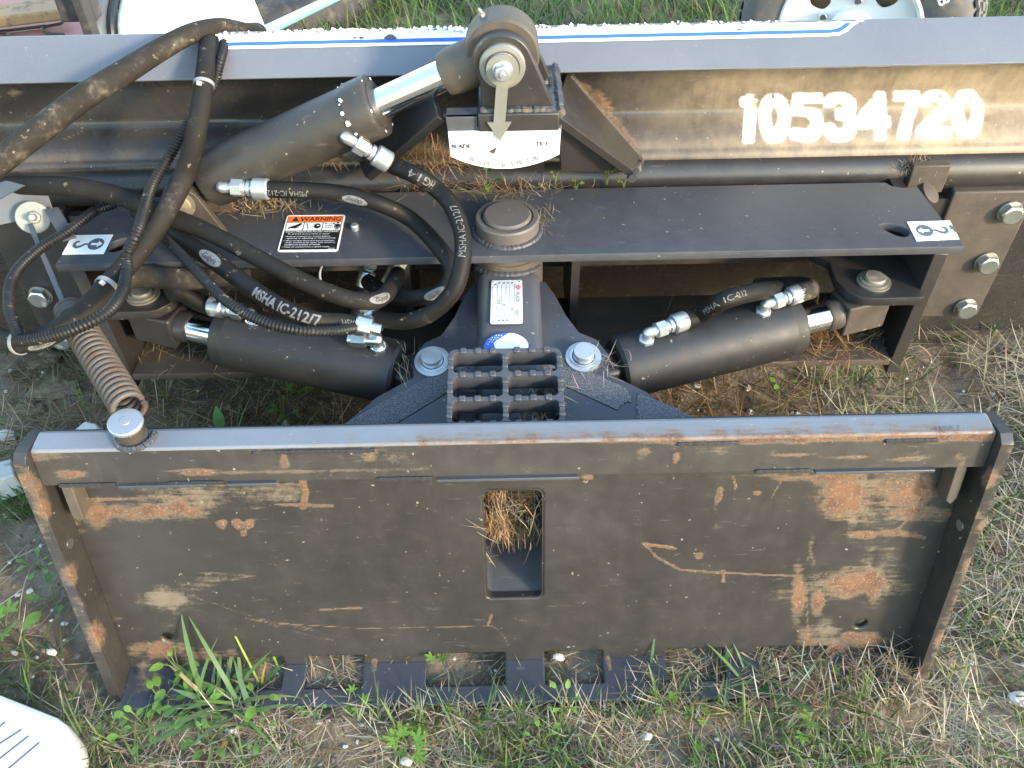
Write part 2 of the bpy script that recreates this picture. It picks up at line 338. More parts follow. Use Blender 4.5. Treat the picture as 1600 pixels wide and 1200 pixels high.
def curve_geo(cu, dz=0.0):
    o = bpy.data.objects.new('tmp', cu); me = o.to_mesh()
    n = len(me.vertices); v = np.empty(n * 3); me.vertices.foreach_get('co', v); v = v.reshape(-1, 3).copy(); v[:, 2] += dz
    f = [tuple(q.vertices) for q in me.polygons]; o.to_mesh_clear(); bpy.data.objects.remove(o); bpy.data.curves.remove(cu); return v, f
def text2d(body, size, cuts=0, bold=0.0, width=1.0, spacing=1.0, shear=0.0):
    """flat lettering centred on the origin, cut into strips so that it can be wrapped"""
    cu = bpy.data.curves.new('tmp', 'FONT'); cu.body = body; cu.size = size; cu.offset = bold; cu.space_character = spacing; cu.shear = shear
    cu.align_x = 'CENTER'; cu.align_y = 'CENTER'; cu.fill_mode = 'FRONT'; cu.resolution_u = 3
    v, f = curve_geo(cu); v[:, 0] *= width
    v[:, 0] -= (v[:, 0].max() + v[:, 0].min()) / 2; v[:, 1] -= (v[:, 1].max() + v[:, 1].min()) / 2
    return cutup(v, f, cuts) if cuts else (v, f)
def cutup(v, f, cuts, axis=1, n2=0):
    bm = bmesh.new(); bv = [bm.verts.new(q) for q in v]
    for q in f:
        try: bm.faces.new([bv[i] for i in q])
        except ValueError: pass
    for ax, c in ((axis, cuts), (1 - axis, n2)):
        if not c: continue
        lo, hi = v[:, ax].min(), v[:, ax].max(); no = [0, 0, 0]; no[ax] = 1
        for k in range(1, c + 1):
            co_ = [0, 0, 0]; co_[ax] = lo + (hi - lo) * k / (c + 1)
            bmesh.ops.bisect_plane(bm, geom=bm.verts[:] + bm.edges[:] + bm.faces[:], plane_co=co_, plane_no=no, dist=1e-7)
    bm.verts.index_update(); v = np.array([q.co[:] for q in bm.verts]); f = [tuple(q.index for q in fc.verts) for fc in bm.faces]; bm.free(); return v, f
def wrap(g, sw, s0, flip=1, lift=0.0006, th_off=0.0):
    """print flat lettering onto a hose at arc length s0, turned to the side the photographer sees"""
    v, f = g; I = lambda arr, s: np.stack([np.interp(s, sw['s'], arr[:, k]) for k in range(3)], -1)
    P0, A0, B0 = (I(sw[k], np.array([s0]))[0] for k in 'PAB'); w = CAM - P0
    th0 = math.atan2(w @ unit(B0), w @ unit(A0)) + th_off
    s = s0 + flip * v[:, 0]; r = np.interp(s, sw['s'], sw['r'])
    th = th0 - flip * v[:, 1] / r
    P, A, B = I(sw['P'], s), I(sw['A'], s), I(sw['B'], s)
    A /= np.linalg.norm(A, axis=1)[:, None]; B /= np.linalg.norm(B, axis=1)[:, None]
    return P + (r + lift)[:, None] * (np.cos(th)[:, None] * A + np.sin(th)[:, None] * B), f

def mesh_of(name, g, mat, smooth=0.6, attrs=None, uv=None):
    me = bpy.data.meshes.new(name); v = np.asarray(g[0], float)
    me.from_pydata([tuple(q) for q in v], [], [tuple(int(i) for i in q) for q in g[1]])
    if uv is None and len(g) > 2: uv = g[2]
    if uv is not None and len(uv) == len(me.loops):
        l = me.uv_layers.new(name='UVMap'); l.data.foreach_set('uv', np.array(uv, float).ravel())
    if attrs:
        for k, a in attrs.items():
            if np.ndim(a) == 2: me.attributes.new(k, 'FLOAT_COLOR', 'POINT').data.foreach_set('color', np.hstack([a, np.ones((len(a), 1))]).ravel())
            else: me.attributes.new(k, 'FLOAT', 'POINT').data.foreach_set('value', np.asarray(a, float))
    if mat: me.materials.append(mat)
    if smooth:
        me.polygons.foreach_set('use_smooth', [True] * len(me.polygons)); me.set_sharp_from_angle(angle=smooth)
    me.update(); return me
def obj(name, g, mat, parent=None, bevel=0.0, smooth=0.6, attrs=None, label=None, solid=0.0, fix=False):
    if fix:
        bm = bmesh.new(); me0 = bpy.data.meshes.new('t'); me0.from_pydata([tuple(q) for q in g[0]], [], [tuple(q) for q in g[1]]); bm.from_mesh(me0)
        bmesh.ops.remove_doubles(bm, verts=bm.verts, dist=1e-5); bmesh.ops.recalc_face_normals(bm, faces=bm.faces); bm.verts.index_update()
        g = (np.array([q.co[:] for q in bm.verts]), [tuple(q.index for q in fc.verts) for fc in bm.faces]); bm.free(); bpy.data.meshes.remove(me0)
    o = bpy.data.objects.new(name, mesh_of(name, g, mat, smooth, attrs)); col.objects.link(o)
    if parent is not None:
        o.parent = parent; o.matrix_parent_inverse = Matrix.Translation(-base_of(parent))
    if solid: md = o.modifiers.new('thickness', 'SOLIDIFY'); md.thickness = solid; md.offset = -1
    if bevel:
        md = o.modifiers.new('edge', 'BEVEL'); md.width = bevel; md.segments = 2; md.limit_method = 'ANGLE'; md.angle_limit = 0.6; md.harden_normals = False
    if label: o['label'] = label
    return o
def base_of(p): return p.location.copy() if p.parent is None else Vector((0, 0, 0))   # parts keep world coordinates
def thing(name, label, cat, loc=(0, 0, 0), group=None):
    o = bpy.data.objects.new(name, None); o.empty_display_size = 0.05; col.objects.link(o); o.location = tuple(loc)
    o['label'] = label; o['category'] = cat
    if group: o['group'] = group
    return o
def tag(o, label=None, cat=None, group=None, kind=None):
    for k, v in (('label', label), ('category', cat), ('group', group), ('kind', kind)):
        if v: o[k] = v
    return o

# ---------------------------------------------------------------- ground
def axis_grid(lo, hi, step, far, n):
    mid = np.arange(lo, hi + 1e-6, step); t = np.linspace(0, 1, n + 1)[1:] ** 2.2
    return np.concatenate([(lo - far * t)[::-1], mid, hi + far * t])
gx = axis_grid(-1.5, 1.5, 0.012, 110, 26); gy = axis_grid(0.25, 2.6, 0.012, 110, 26)
def ground_h(x, y):
    near = np.exp(-np.maximum(0, np.hypot(x, y - 1) - 1.5))
    return near * ((fbm(x * 5 + 40, y * 5 + 40, 3) - 0.5) * 0.035 + (fbm(x * 28 + 90, y * 28 + 90, 5) - 0.5) * 0.016) - 0.004 \
        + (np.abs(x) < .62) * (0.030 * np.exp(-((y - 0.507) / 0.017) ** 2) * np.clip(fbm(x * 9 + 3, y * 9 + 3, 8) - .22, 0, 1) + 0.040 * np.clip((x - .24) * 5, 0, 1) * np.clip((.575 - x) * 30, 0, 1) * np.clip((y - .47) * 40, 0, 1) * np.clip((.592 - y) * 60, 0, 1) * np.clip(fbm(x * 14 + 3, y * 14 + 3, 9) - .12, 0, 1))
X, Y = np.meshgrid(gx, gy); Zg = ground_h(X, Y); nx_, ny_ = len(gx), len(gy)
idx = np.arange(nx_ * ny_).reshape(ny_, nx_)
q = np.stack([idx[:-1, :-1], idx[:-1, 1:], idx[1:, 1:], idx[1:, :-1]], -1).reshape(-1, 4)
def mesh_np(name, v, q, mat, attrs=None, smooth=True):
    me = bpy.data.meshes.new(name); v = np.asarray(v, np.float32); q = np.asarray(q, np.int32); k = q.shape[1]
    me.vertices.add(len(v)); me.vertices.foreach_set('co', v.ravel()); me.loops.add(q.size); me.loops.foreach_set('vertex_index', q.ravel())
    me.polygons.add(len(q)); me.polygons.foreach_set('loop_start', np.arange(len(q), dtype=np.int32) * k)
    me.update(calc_edges=True); me.validate()
    if attrs:
        for a, x in attrs.items():
            x = np.asarray(x, np.float32)
            if x.ndim == 2: me.attributes.new(a, 'FLOAT_COLOR', 'POINT').data.foreach_set('color', np.hstack([x, np.ones((len(x), 1), np.float32)]).ravel())
            else: me.attributes.new(a, 'FLOAT', 'POINT').data.foreach_set('value', x)
    if smooth: me.polygons.foreach_set('use_smooth', np.ones(len(q), bool))
    me.materials.append(mat); return me
g = bpy.data.objects.new('ground', mesh_np('ground', np.stack([X, Y, Zg], -1).reshape(-1, 3), q, M_SOIL)); col.objects.link(g); g['kind'] = 'structure'

# ================================================================ the dozer blade attachment
BL = thing('dozer_blade_attachment', 'black hydraulic dozer blade attachment with rusty mounting plate, lying on the soil', 'dozer blade', (0, 0.9, 0))
part = lambda name, g, mat, **k: obj(name, g, mat, BL, **k)

# ---------------------------------------------------------------- mounting plate (leans back 12.6 degrees)
QO = V(0, 0.539, 0.01); QU = unit(V(0, 0.093, 0.416)); QN = np.cross(V(1, 0, 0), QU); WP = -0.045
QF = (QO, V(1, 0, 0), QU, QN)                       # local x across, y up the plate, z towards the machine side
def qpx(px, py, w=WP):
    p_ = hit(px, py, QO + w * QN, QN); return p_[0], (p_ - QO) @ QU
V0 = 0.014; LIPD = unit(V(0, -1, -0.06))
def sheet(u, s):
    u = np.asarray(u, float); s = np.asarray(s, float); p_ = QO + u[..., None] * V(1, 0, 0) + WP * QN
    return np.where((s >= 0)[..., None], p_ + (V0 + s)[..., None] * QU, p_ + V0 * QU + (-s)[..., None] * LIPD)
us = np.linspace(-0.558, 0.558, 447); ss = np.linspace(-0.062, 0.375, 176)
Ug, Sg = np.meshgrid(us, ss)
def sd_rr(x, y, x0, x1, y0, y1, r):
    cx, cy, hx, hy = (x0 + x1) / 2, (y0 + y1) / 2, (x1 - x0) / 2 - r, (y1 - y0) / 2 - r
    qx, qy = np.abs(x - cx) - hx, np.abs(y - cy) - hy
    return np.hypot(np.maximum(qx, 0), np.maximum(qy, 0)) + np.minimum(np.maximum(qx, qy), 0) - r
(sx0, sv1), (sx1, sv0) = qpx(752, 766), qpx(849, 934)
HOLES = [qpx(1345, 975), qpx(262, 996)]
CUTS = [[qpx(a_, 1045)[0] for a_ in ab] for ab in ((385, 447), (482, 571), (668, 790), (850, 940), (1036, 1126), (1180, 1284))]
def plate_sdf(u, s):
    d = sd_rr(u, s, sx0, sx1, sv0 - V0, sv1 - V0, 0.008)
    for hx, hv in HOLES: d = np.minimum(d, np.hypot(u - hx, s - (hv - V0)) - 0.0095)
    for a_, b_ in CUTS: d = np.minimum(d, sd_rr(u, s, a_, b_, -0.036, 0.016, 0.001))
    return d
cu_, cs_ = (Ug[:-1, :-1] + Ug[1:, 1:]) / 2, (Sg[:-1, :-1] + Sg[1:, 1:]) / 2
keep = plate_sdf(cu_, cs_) > 0
nb = np.zeros(Ug.shape, bool); kp = np.zeros(Ug.shape, bool)
for dy in (0, 1):
    for dx in (0, 1):
        nb[dy:Ug.shape[0] - 1 + dy, dx:Ug.shape[1] - 1 + dx] |= ~keep; kp[dy:Ug.shape[0] - 1 + dy, dx:Ug.shape[1] - 1 + dx] |= keep
bd = nb & kp
for _ in range(2):
    d0 = plate_sdf(Ug, Sg); e = 1e-5
    gu = (plate_sdf(Ug + e, Sg) - d0) / e; gs = (plate_sdf(Ug, Sg + e) - d0) / e
    Ug = np.where(bd, Ug - d0 * gu, Ug); Sg = np.where(bd, Sg - d0 * gs, Sg)
PV = sheet(Ug, Sg).reshape(-1, 3)
gi = np.arange(Ug.size).reshape(Ug.shape)
pq = np.stack([gi[:-1, :-1], gi[:-1, 1:], gi[1:, 1:], gi[1:, :-1]], -1)[keep]

def wear(P, spots, lines, base=None, seed=0, wob=9.0):
    """wear laid on a surface: soft spots (x, y, rx, ry, amount) and scratches (points, half width, amount)"""
    x, y = proj(P); n = (fbm(x / 26, y / 26, seed) - 0.5); n2 = (fbm(x / 7, y / 7, seed + 9) - 0.5)
    xw = x + wob * 2 * (fbm(x / 40 + 7, y / 40, seed + 3) - 0.5); yw = y + wob * (fbm(x / 40, y / 40 + 5, seed + 4) - 0.5)
    out = np.zeros(len(x)) if base is None else base(x, y)
    for cx, cy, rx, ry, a_ in spots:
        d = np.sqrt(((xw - cx) / rx) ** 2 + ((yw - cy) / ry) ** 2); out = np.maximum(out, a_ * np.clip(1.35 - d * 0.85, 0, 1) * (1 + 1.2 * n + 0.7 * n2))
    for pts, w, a_ in lines:
        d = seg_dist(x + 1.5 * n2, y + 3 * n, pts); out = np.maximum(out, a_ * np.clip(1.4 - d / w, 0, 1) * (1 + 0.8 * n2))
    return np.clip(out, 0, 1)
RUST_S = [(225, 800, 85, 13, .62), (150, 802, 25, 18, .7), (292, 796, 32, 13, .9), (345, 820, 7, 6, 1), (370, 820, 8, 6, 1), (388, 819, 8, 6, 1), (382, 832, 5, 5, .9),
          (250, 1016, 40, 13, .8), (320, 1022, 40, 9, .6), (1325, 772, 38, 34, .95), (1400, 770, 60, 28, .62), (1440, 765, 18, 22, .85), (1350, 835, 22, 6, .9), (1395, 835, 30, 6, .7),
          (1340, 912, 62, 20, .72), (1362, 912, 17, 22, 1), (1250, 930, 9, 42, .7), (1280, 938, 9, 20, .8), (1270, 1000, 20, 22, .6), (1350, 998, 32, 10, .85), (1290, 1012, 28, 9, .8),
          (918, 745, 9, 5, .8), (1122, 775, 5, 11, .8), (1185, 772, 7, 4, .9), (1093, 868, 6, 4, .9), (1430, 800, 60, 14, .5), (1300, 745, 110, 8, .6), (210, 750, 60, 9, .5), (110, 790, 22, 40, .45)]
RUST_L = [([(470, 742), (478, 770), (474, 790)], 5, .95), ([(430, 788), (520, 790)], 2, .75), ([(1005, 849), (1028, 872), (1062, 890), (1130, 895), (1245, 900)], 1.3, .85),
          ([(1005, 849), (1055, 857)], 2.2, .9), ([(1130, 893), (1130, 908)], 2.5, .8), ([(380, 965), (430, 974), (560, 982), (690, 979), (768, 978), (784, 990), (795, 1008)], .8, .55),
          ([(762, 978), (768, 962)], 2, .6), ([(500, 953), (565, 950)], 1.3, .6), ([(250, 757), (470, 757)], 1.4, .5), ([(1150, 762), (1145, 745)], 2, .8), ([(1205, 778), (1222, 750)], 1.6, .5),
          ([(1390, 775), (1405, 797), (1500, 806)], 2, .75), ([(1400, 830), (1440, 790)], 2, .6), ([(1375, 832), (1445, 840)], 2, .8), ([(1240, 900), (1260, 905), (1262, 985)], 1.4, .55),
          ([(120, 782), (320, 775)], 2.5, .55), ([(950, 1028), (953, 1045)], 3, .9), ([(585, 1032), (585, 1045)], 4, .8)]
SCR_S = [(262, 938, 42, 20, .75), (300, 915, 40, 14, .4), (1332, 815, 14, 26, .8), (1330, 915, 80, 26, .62), (1370, 780, 80, 50, .5), (1230, 930, 40, 12, .5), (1380, 895, 40, 50, .42), (1360, 880, 14, 30, .6),
         (290, 775, 90, 28, .55), (420, 770, 80, 22, .5), (1290, 990, 30, 26, .5), (230, 1060, 22, 30, .6), (1120, 790, 3, 40, .4), (1265, 860, 4, 26, .5), (330, 905, 50, 8, .4)]
SCR_L = [([(285, 915), (330, 895), (400, 900)], 2, .5), ([(310, 935), (400, 965), (500, 985)], 1.2, .55), ([(385, 965), (470, 990), (520, 1000)], 1.2, .5), ([(430, 975), (560, 1000)], 1.0, .5),
         ([(262, 800), (268, 840)], 1.5, .5), ([(1150, 758), (1146, 790)], 2, .5), ([(1380, 808), (1480, 815)], 1, .6), ([(1260, 880), (1270, 850)], 3, .45), ([(1400, 850), (1370, 900), (1360, 940)], 1.2, .5),
         ([(340, 945), (420, 935)], 1.2, .45), ([(500, 790), (506, 845)], 1, .4), ([(660, 790), (680, 800)], 2, .4), ([(1000, 790), (1002, 860)], 1.5, .35)]
x_, y_ = proj(PV)
me = mesh_np('mounting_plate', PV, pq, M_PLATE, dict(rust=wear(PV, RUST_S, RUST_L, seed=2), scr=wear(PV, SCR_S, SCR_L, seed=5),
             dust=0.25 * (fbm(x_ / 90, y_ / 90, 21) - 0.45) - 0.65 * (Sg.ravel() < -0.002)))
me.materials.append(M_TOP); me.polygons.foreach_set('material_index', (Sg[:-1, :-1][keep] < -0.0035).astype(np.int32))  # upward-facing lip gets the bluer paint, sky light put into its colour
me.set_sharp_from_angle(angle=0.5)
MP = bpy.data.objects.new('mounting_plate', me); col.objects.link(MP); MP.parent = BL; MP.matrix_parent_inverse = Matrix.Translation(-base_of(BL))
md = MP.modifiers.new('thickness', 'SOLIDIFY'); md.thickness = 0.009; md.offset = -1
MP['label'] = 'wide dark mounting plate with rust patches and rectangular slot'
sub = lambda name, g, mat, **k: obj(name, g, mat, MP, **k)
def fine(g, cuts, n2):                                # box-like plates split fine enough to carry wear
    return cutup(np.asarray(g[0]), g[1], cuts, 1, n2)
# side flanges
for sgn in (-1, 1):
    prof = [(-0.052, 0.004), (0.0, -0.004), (0.0, 0.4165), (-0.009, 0.4265), (-0.020, 0.4275), (-0.052, 0.4275)]     # (w, v)
    g = prism(prof, 0, 0.0145)
    v, f = cutup(g[0], g[1], 70, 1, 9); v = v[:, [2, 1, 0]].copy(); v[:, 0] = v[:, 0] * sgn + sgn * 0.557
    v, f = put((v, f), QF)
    edge = [(40, 745, 14, 12, .8), (70, 800, 10, 30, .9), (108, 900, 9, 18, .9), (125, 950, 9, 12, .7), (150, 1000, 12, 26, .8), (1535, 815, 9, 16, .9), (1545, 750, 9, 20, .8), (1512, 880, 9, 22, .75), (1500, 960, 9, 20, .7), (1475, 1000, 10, 20, .8), (60, 770, 8, 20, .8)]
    sub('side_flange', (v, f), M_PLATE, bevel=0.0015, attrs=dict(rust=wear(v, edge, [([(22, 725), (180, 1095)], 4, .30), ([(1580, 690), (1450, 1060)], 5, .36)], seed=8), scr=wear(v, [], [([(15, 720), (180, 1100)], 6, .25), ([(1585, 690), (1450, 1060)], 6, .4)], seed=4)), smooth=0.5)
    # locking tab and dark slit beside it
    tp = [(sgn * 0.541, 0.378), (sgn * 0.536, 0.378), (sgn * 0.530, 0.362), (sgn * 0.530, 0.318), (sgn * 0.541, 0.306), (sgn * 0.557, 0.300), (sgn * 0.557, 0.306)]
    tp = [(sgn * 0.527, 0.378), (sgn * 0.536, 0.378), (sgn * 0.540, 0.366), (sgn * 0.540, 0.322), (sgn * 0.534, 0.312), (sgn * 0.527, 0.318)]
    v, f = put(prism(tp, WP + 0.0005, WP + 0.026), QF)
    sub('latch_tab', (v, f), M_RUSTY, bevel=0.001, fix=True)
    sub('flange_hole_washer', put(cyl(0.007, 0, 0.0015, 20), frame(QO + V(sgn * 0.5575, 0, 0) + 0.275 * QU + -0.022 * QN, V(-sgn, 0, 0))), M_ZINC)
# top rail: a heavy bar with a rounded back, and the stitched ledge under it
v, f = cutup(*prism([(-0.556, 0.374), (0.556, 0.374), (0.556, 0.4235), (-0.556, 0.4235)], WP - 0.012, -0.014), 10, 1, 160)
v, f = put((v, f), QF)
top_n = unit(V(0, -0.02, 1)); ztop = (QO + 0.4235 * QU - 0.014 * QN)
rs = [(x0 + 25, yy, 40, 5, .9) for x0, yy in ((60, 702), (260, 697), (300, 695), (420, 693), (470, 694), (900, 686), (950, 686), (1010, 687), (1060, 686), (1150, 688), (1240, 687), (1330, 684), (1420, 686), (1500, 684))]
rs += [(310, 737, 30, 5, .9), (110, 740, 22, 6, .8), (930, 748, 8, 6, .7), (1055, 715, 5, 9, .9), (1010, 705, 10, 8, .6), (445, 720, 5, 12, .8), (80, 712, 40, 7, .5), (1500, 720, 6, 10, .6), (580, 712, 12, 14, .5)]
rl = [([(45, 700), (350, 695)], 4, .72), ([(790, 688), (1110, 686)], 4, .85), ([(1110, 690), (1380, 682), (1555, 679)], 4, .75), ([(360, 695), (790, 690)], 2, .5), ([(330, 738), (700, 733)], 1.5, .5), ([(900, 735), (1270, 728)], 1.5, .5), ([(1200, 710), (1440, 718)], 2, .7)]
obj('top_rail', (v, f), M_PLATE, MP, attrs=dict(rust=wear(v, rs, rl, seed=12, wob=4), scr=wear(v, [(590, 712, 60, 14, .4), (1420, 712, 40, 12, .4), (1100, 700, 80, 10, .35)], [([(60, 705), (1540, 690)], 3, .3)], seed=13, wob=4), dust=np.full(len(v), .25)), smooth=0.5)
# cap strip that closes the rail: the mirrored sky is painted into its pale colour
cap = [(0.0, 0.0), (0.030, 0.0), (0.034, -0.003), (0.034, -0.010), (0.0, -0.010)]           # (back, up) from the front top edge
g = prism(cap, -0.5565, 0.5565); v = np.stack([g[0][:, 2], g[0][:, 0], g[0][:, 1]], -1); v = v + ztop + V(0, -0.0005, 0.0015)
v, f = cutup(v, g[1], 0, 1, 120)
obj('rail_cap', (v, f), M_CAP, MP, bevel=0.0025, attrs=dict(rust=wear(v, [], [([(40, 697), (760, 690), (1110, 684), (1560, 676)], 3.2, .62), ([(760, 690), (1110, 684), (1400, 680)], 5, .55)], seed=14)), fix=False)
for a_, b_ in ((180, 318), (352, 430), (682, 905), (1272, 1458)):
    (ua, va), (ub, vb) = qpx(a_, 740, -0.012), qpx(b_, 736, -0.012)
    sub('ledge_strip', put(box(ua, ub, 0.3712, 0.3752, -0.03, -0.008), QF), M_TOP, bevel=0.0008)
    for e1, e2 in ((ua - 0.07, ua - 0.004),):
        if e1 > -0.54: sub('weld_bead', weld([put((V(x1, 0.3745, -0.0125)[None], []), QF)[0][0] for x1 in np.linspace(e1, e2, 5)], 0.0026), M_PLATE)
for x_0, x_1, vv in ((-0.30, -0.16, 0.4165), (0.19, 0.26, 0.4165), (0.43, 0.49, 0.415)):
    sub('weld_bead', weld([put((V(x1, vv, -0.013)[None], []), QF)[0][0] for x1 in np.linspace(x_0, x_1, 6)], 0.0027), M_PLATE)
# rounded lip of the slot
ow, oh = sx1 - sx0, sv1 - sv0; sc = ((sx0 + sx1) / 2, (sv0 + sv1) / 2)
sub('slot_rim', put(plate([rrect(ow + 0.012, oh + 0.012, 0.012, 6, *sc), rrect(ow - 0.004, oh - 0.004, 0.009, 6, *sc)], 0.010), (QO + (WP - 0.0105) * QN, V(1, 0, 0), QU, QN)), M_PAINT, bevel=0.0008)
# stamped number on the rail cap
for ch, px_, in (('1', 1463), ('1', 1470), ('0', 1477), ('6', 1484), ('1', 1491), ('L', 1500), ('7', 1508)):
    pass
tz = ztop[2] + 0.0021; tq = at(1482, 668, Z=tz)
sub('stamped_number', put(text2d('1106E 7', 0.009), (tq, V(1, 0, 0), V(0, 1, 0), V(0, 0, 1))), M_GREYP, smooth=0)

# ---------------------------------------------------------------- tongue: hollow tube, triangular deck, step (all slope up towards the frame)
DP, DNV = V(0, 0.69, 0.345), unit(V(0, -0.216, 1)); DYV = np.cross(DNV, V(1, 0, 0)); HT = 0.028
def dk(px, py, h=0.0): return hit(px, py, DP + DNV * h, DNV)
def dl(px, py, h=0.0): q_ = dk(px, py, h) - DP; return q_[0], q_ @ DYV                   # the same point in deck coordinates
def DF(h=0.0): return (DP + DNV * h, V(1, 0, 0), DYV, DNV)
tw = 0.088
def hollow(w, h, r, th, ends):
    o = rrect(w, h, r, 5); i = rrect(w - 2 * th, h - 2 * th, max(r - th, 0.004), 5); n = len(o); v = []
    for c_, up_, in ends:
        for loop in (o, i): v += [tuple(c_ + V(a_, 0, 0) + up_ * b_) for a_, b_ in loop]
    f = []
    for k in range(n):
        k2 = (k + 1) % n
        f += [(k, k2, 2 * n + k2, 2 * n + k), (n + k2, n + k, 3 * n + k, 3 * n + k2), (n + k, n + k2, k2, k), (2 * n + k, 2 * n + k2, 3 * n + k2, 3 * n + k)]
    f.append(tuple(3 * n + k for k in range(n)))
    return np.array(v), f
hh = 0.235
def tube_c(y):                       # centre of the tube section where its top line passes Y = y
    t_ = DP + DNV * HT + DYV * ((y - DP[1]) / DYV[1]); return t_ - V(0, 0, hh / 2)
y0 = 0.640; c0 = tube_c(y0); yb = lambda z: 0.585 + 0.2235 * (z - 0.012) + 0.0105
c0 = tube_c(yb(c0[2])); c0[1] = yb(c0[2]); c1 = tube_c(0.955)
TB = part('tongue_tube', hollow(tw, hh, 0.014, 0.004, [(c0 + V(-.002, 0, 0), V(0, .2235, 1)), (c1 + V(-.002, 0, 0), V(0, 0, 1))]), M_TOP, label='square tongue tube with aluminium nameplate on top', fix=True)
half = [(1104, 656), (1010, 612), (952, 584), (952, 555), (932, 530), (905, 519), (884, 492), (868, 462), (852, 440)]
rp = [dl(a_, b_) for a_, b_ in half]; rp[0] = (rp[0][0], rp[0][1] - .03)
deck = [(x1, y1) for x1, y1 in rp] + [(-x1 - 0.002, y1) for x1, y1 in rp[::-1]]
DK = part('deck_plate', put(plate([deck], 0.012, 0.001), DF(-.012)), M_DECK)
part('lower_deck_plate', put(plate([deck], 0.012, 0.001), DF(-.080)), M_PAINT)
def sheet_on(name, pts, mat, parent, h=0.0004, th=0.0012, **k):
    return obj(name, put(plate([[dl(a_, b_, h) for a_, b_ in pts]], th), DF(h)), mat, parent, **k)
def torn(pts, amp=2.2, n=4, seed=1):
    r_ = random.Random(seed); o = []
    for (ax, ay), (bx, by) in zip(pts[:-1], pts[1:]):
        for k in range(n): t = k / n; o.append((ax + (bx - ax) * t + (r_.uniform(-amp, amp) if k else 0), ay + (by - ay) * t + (r_.uniform(-amp, amp) if k else 0)))
    return o + [pts[-1]]
sheet_on('grip_tape', [(522, 672), (625, 613), (700, 574), (745, 552), (745, 590), (700, 613), (604, 671)], M_GRIT, DK)
sheet_on('grip_tape', [(850, 547), (877, 559), (977, 607)] + torn([(982, 612), (987, 628), (976, 630), (972, 634), (964, 641)]) + [(877, 601), (850, 588)], M_GRIT, DK)
sheet_on('grip_tape', torn([(990, 662), (996, 648), (994, 630), (998, 614)]) + [(1060, 640), (1088, 655), (1080, 664)], M_GRIT, DK)
# nameplate
def quad_map(g_, c, lift=0.0):
    """lay flat art (x, y in 0..1, y up) into four world corners: bottom-left, bottom-right, top-right, top-left"""
    v_ = np.asarray(g_[0], float); a_, b_ = v_[:, 0:1], v_[:, 1:2]; c = [np.asarray(q, float) for q in c]
    n_ = unit(np.cross(c[1] - c[0], c[3] - c[0]))
    return (c[0] * (1 - a_) * (1 - b_) + c[1] * a_ * (1 - b_) + c[2] * a_ * b_ + c[3] * (1 - a_) * b_) + n_ * (lift + v_[:, 2:3]), g_[1]
def rect(x0, x1, y0, y1, z=0.0): return np.array([(x0, y0, z), (x1, y0, z), (x1, y1, z), (x0, y1, z)], float), [(0, 1, 2, 3)]
def art_text(body, x, y, h, w=None, asp=1.0, bold=0.0, z=0.0, rot=0, left=False):
    """text in 0..1 art space: height h (of art height), asp = art width / art height; w stretches to a fixed width"""
    v_, f_ = text2d(body, 1.0, bold=bold); hh_ = max(v_[:, 1].max() - v_[:, 1].min(), 1e-6); k = h / hh_
    v_ = v_ * V(k / asp, k, 0); wd = v_[:, 0].max() - v_[:, 0].min()
    if w: v_[:, 0] *= w / wd; wd = w
    if rot:
        vv = v_ * V(asp, 1, 0); v_ = np.stack([-vv[:, 1] * math.copysign(1, rot), vv[:, 0] * math.copysign(1, rot), vv[:, 2]], -1) * V(1 / asp, 1, 0)
    v_ = v_ + V(x + (wd / 2 if left else 0), y, z); return v_, f_
nc = [dk(a_, b_, HT + .0012) for a_, b_ in ((766, 507), (817, 506), (816, 438), (768, 439))]
v, f = quad_map(plate([rrect(1, 1, 0.05, 4, .5, .5)], 0.001), nc)
NP = obj('nameplate', (v, f), M_ALU, TB)
ln = [rect(0.05, 0.95, 0.0, 0.0)] and [rect(x1 - 0.006, x1 + 0.006, 0.10, 0.90) for x1 in (0.20, 0.34, 0.48, 0.60)] + [rect(0.74, 0.752, 0.08, 0.90), rect(0.05, 0.06, 0.35, 0.86), rect(0.05, 0.2, 0.35, 0.357)]
ln += [circle_g for circle_g in []]
for i, (bx, by) in enumerate(((.26, .93), (.41, .93), (.54, .93), (.67, .93), (.13, .90), (.27, .07), (.40, .07), (.52, .07), (.27, .52), (.41, .42), (.67, .32), (.27, .46))):
    ln.append(rect(bx - .035, bx - .015, by - .025, by + .02)); ln.append(rect(bx + .005, bx + .03, by - .02, by + .025))
obj('print', quad_map(join(*ln), nc, 0.0016), M_GREYP, NP, smooth=0)
obj('print', quad_map(art_text('PALADIN', .855, .60, .10, .32, asp=.72, rot=-1), nc, 0.0016), M_GREYP, NP, smooth=0)
obj('print', quad_map(join(art_text('MANUFACTURED', .86, .24, .05, .22, asp=.72, rot=-1), art_text('ATTACHMENTS', .80, .24, .045, .2, asp=.72, rot=-1)), nc, 0.0016), M_GREYP, NP, smooth=0)
sh = [(.80, .86), (.94, .86), (.94, .81), (.87, .755), (.80, .81)]
obj('emblem', quad_map(plate([sh, [(.825, .845), (.915, .845), (.915, .815), (.87, .78), (.825, .815)]], .0004), nc, 0.0016), M_RED, NP, smooth=0)
obj('emblem', quad_map(join((np.array([(.845, .84, 0), (.862, .84, 0), (.876, .795, 0), (.866, .79, 0)]), [(0, 1, 2, 3)]), (np.array([(.878, .84, 0), (.897, .84, 0), (.874, .79, 0), (.866, .80, 0)]), [(0, 1, 2, 3)])), nc, 0.0018), M_GREYP, NP, smooth=0)
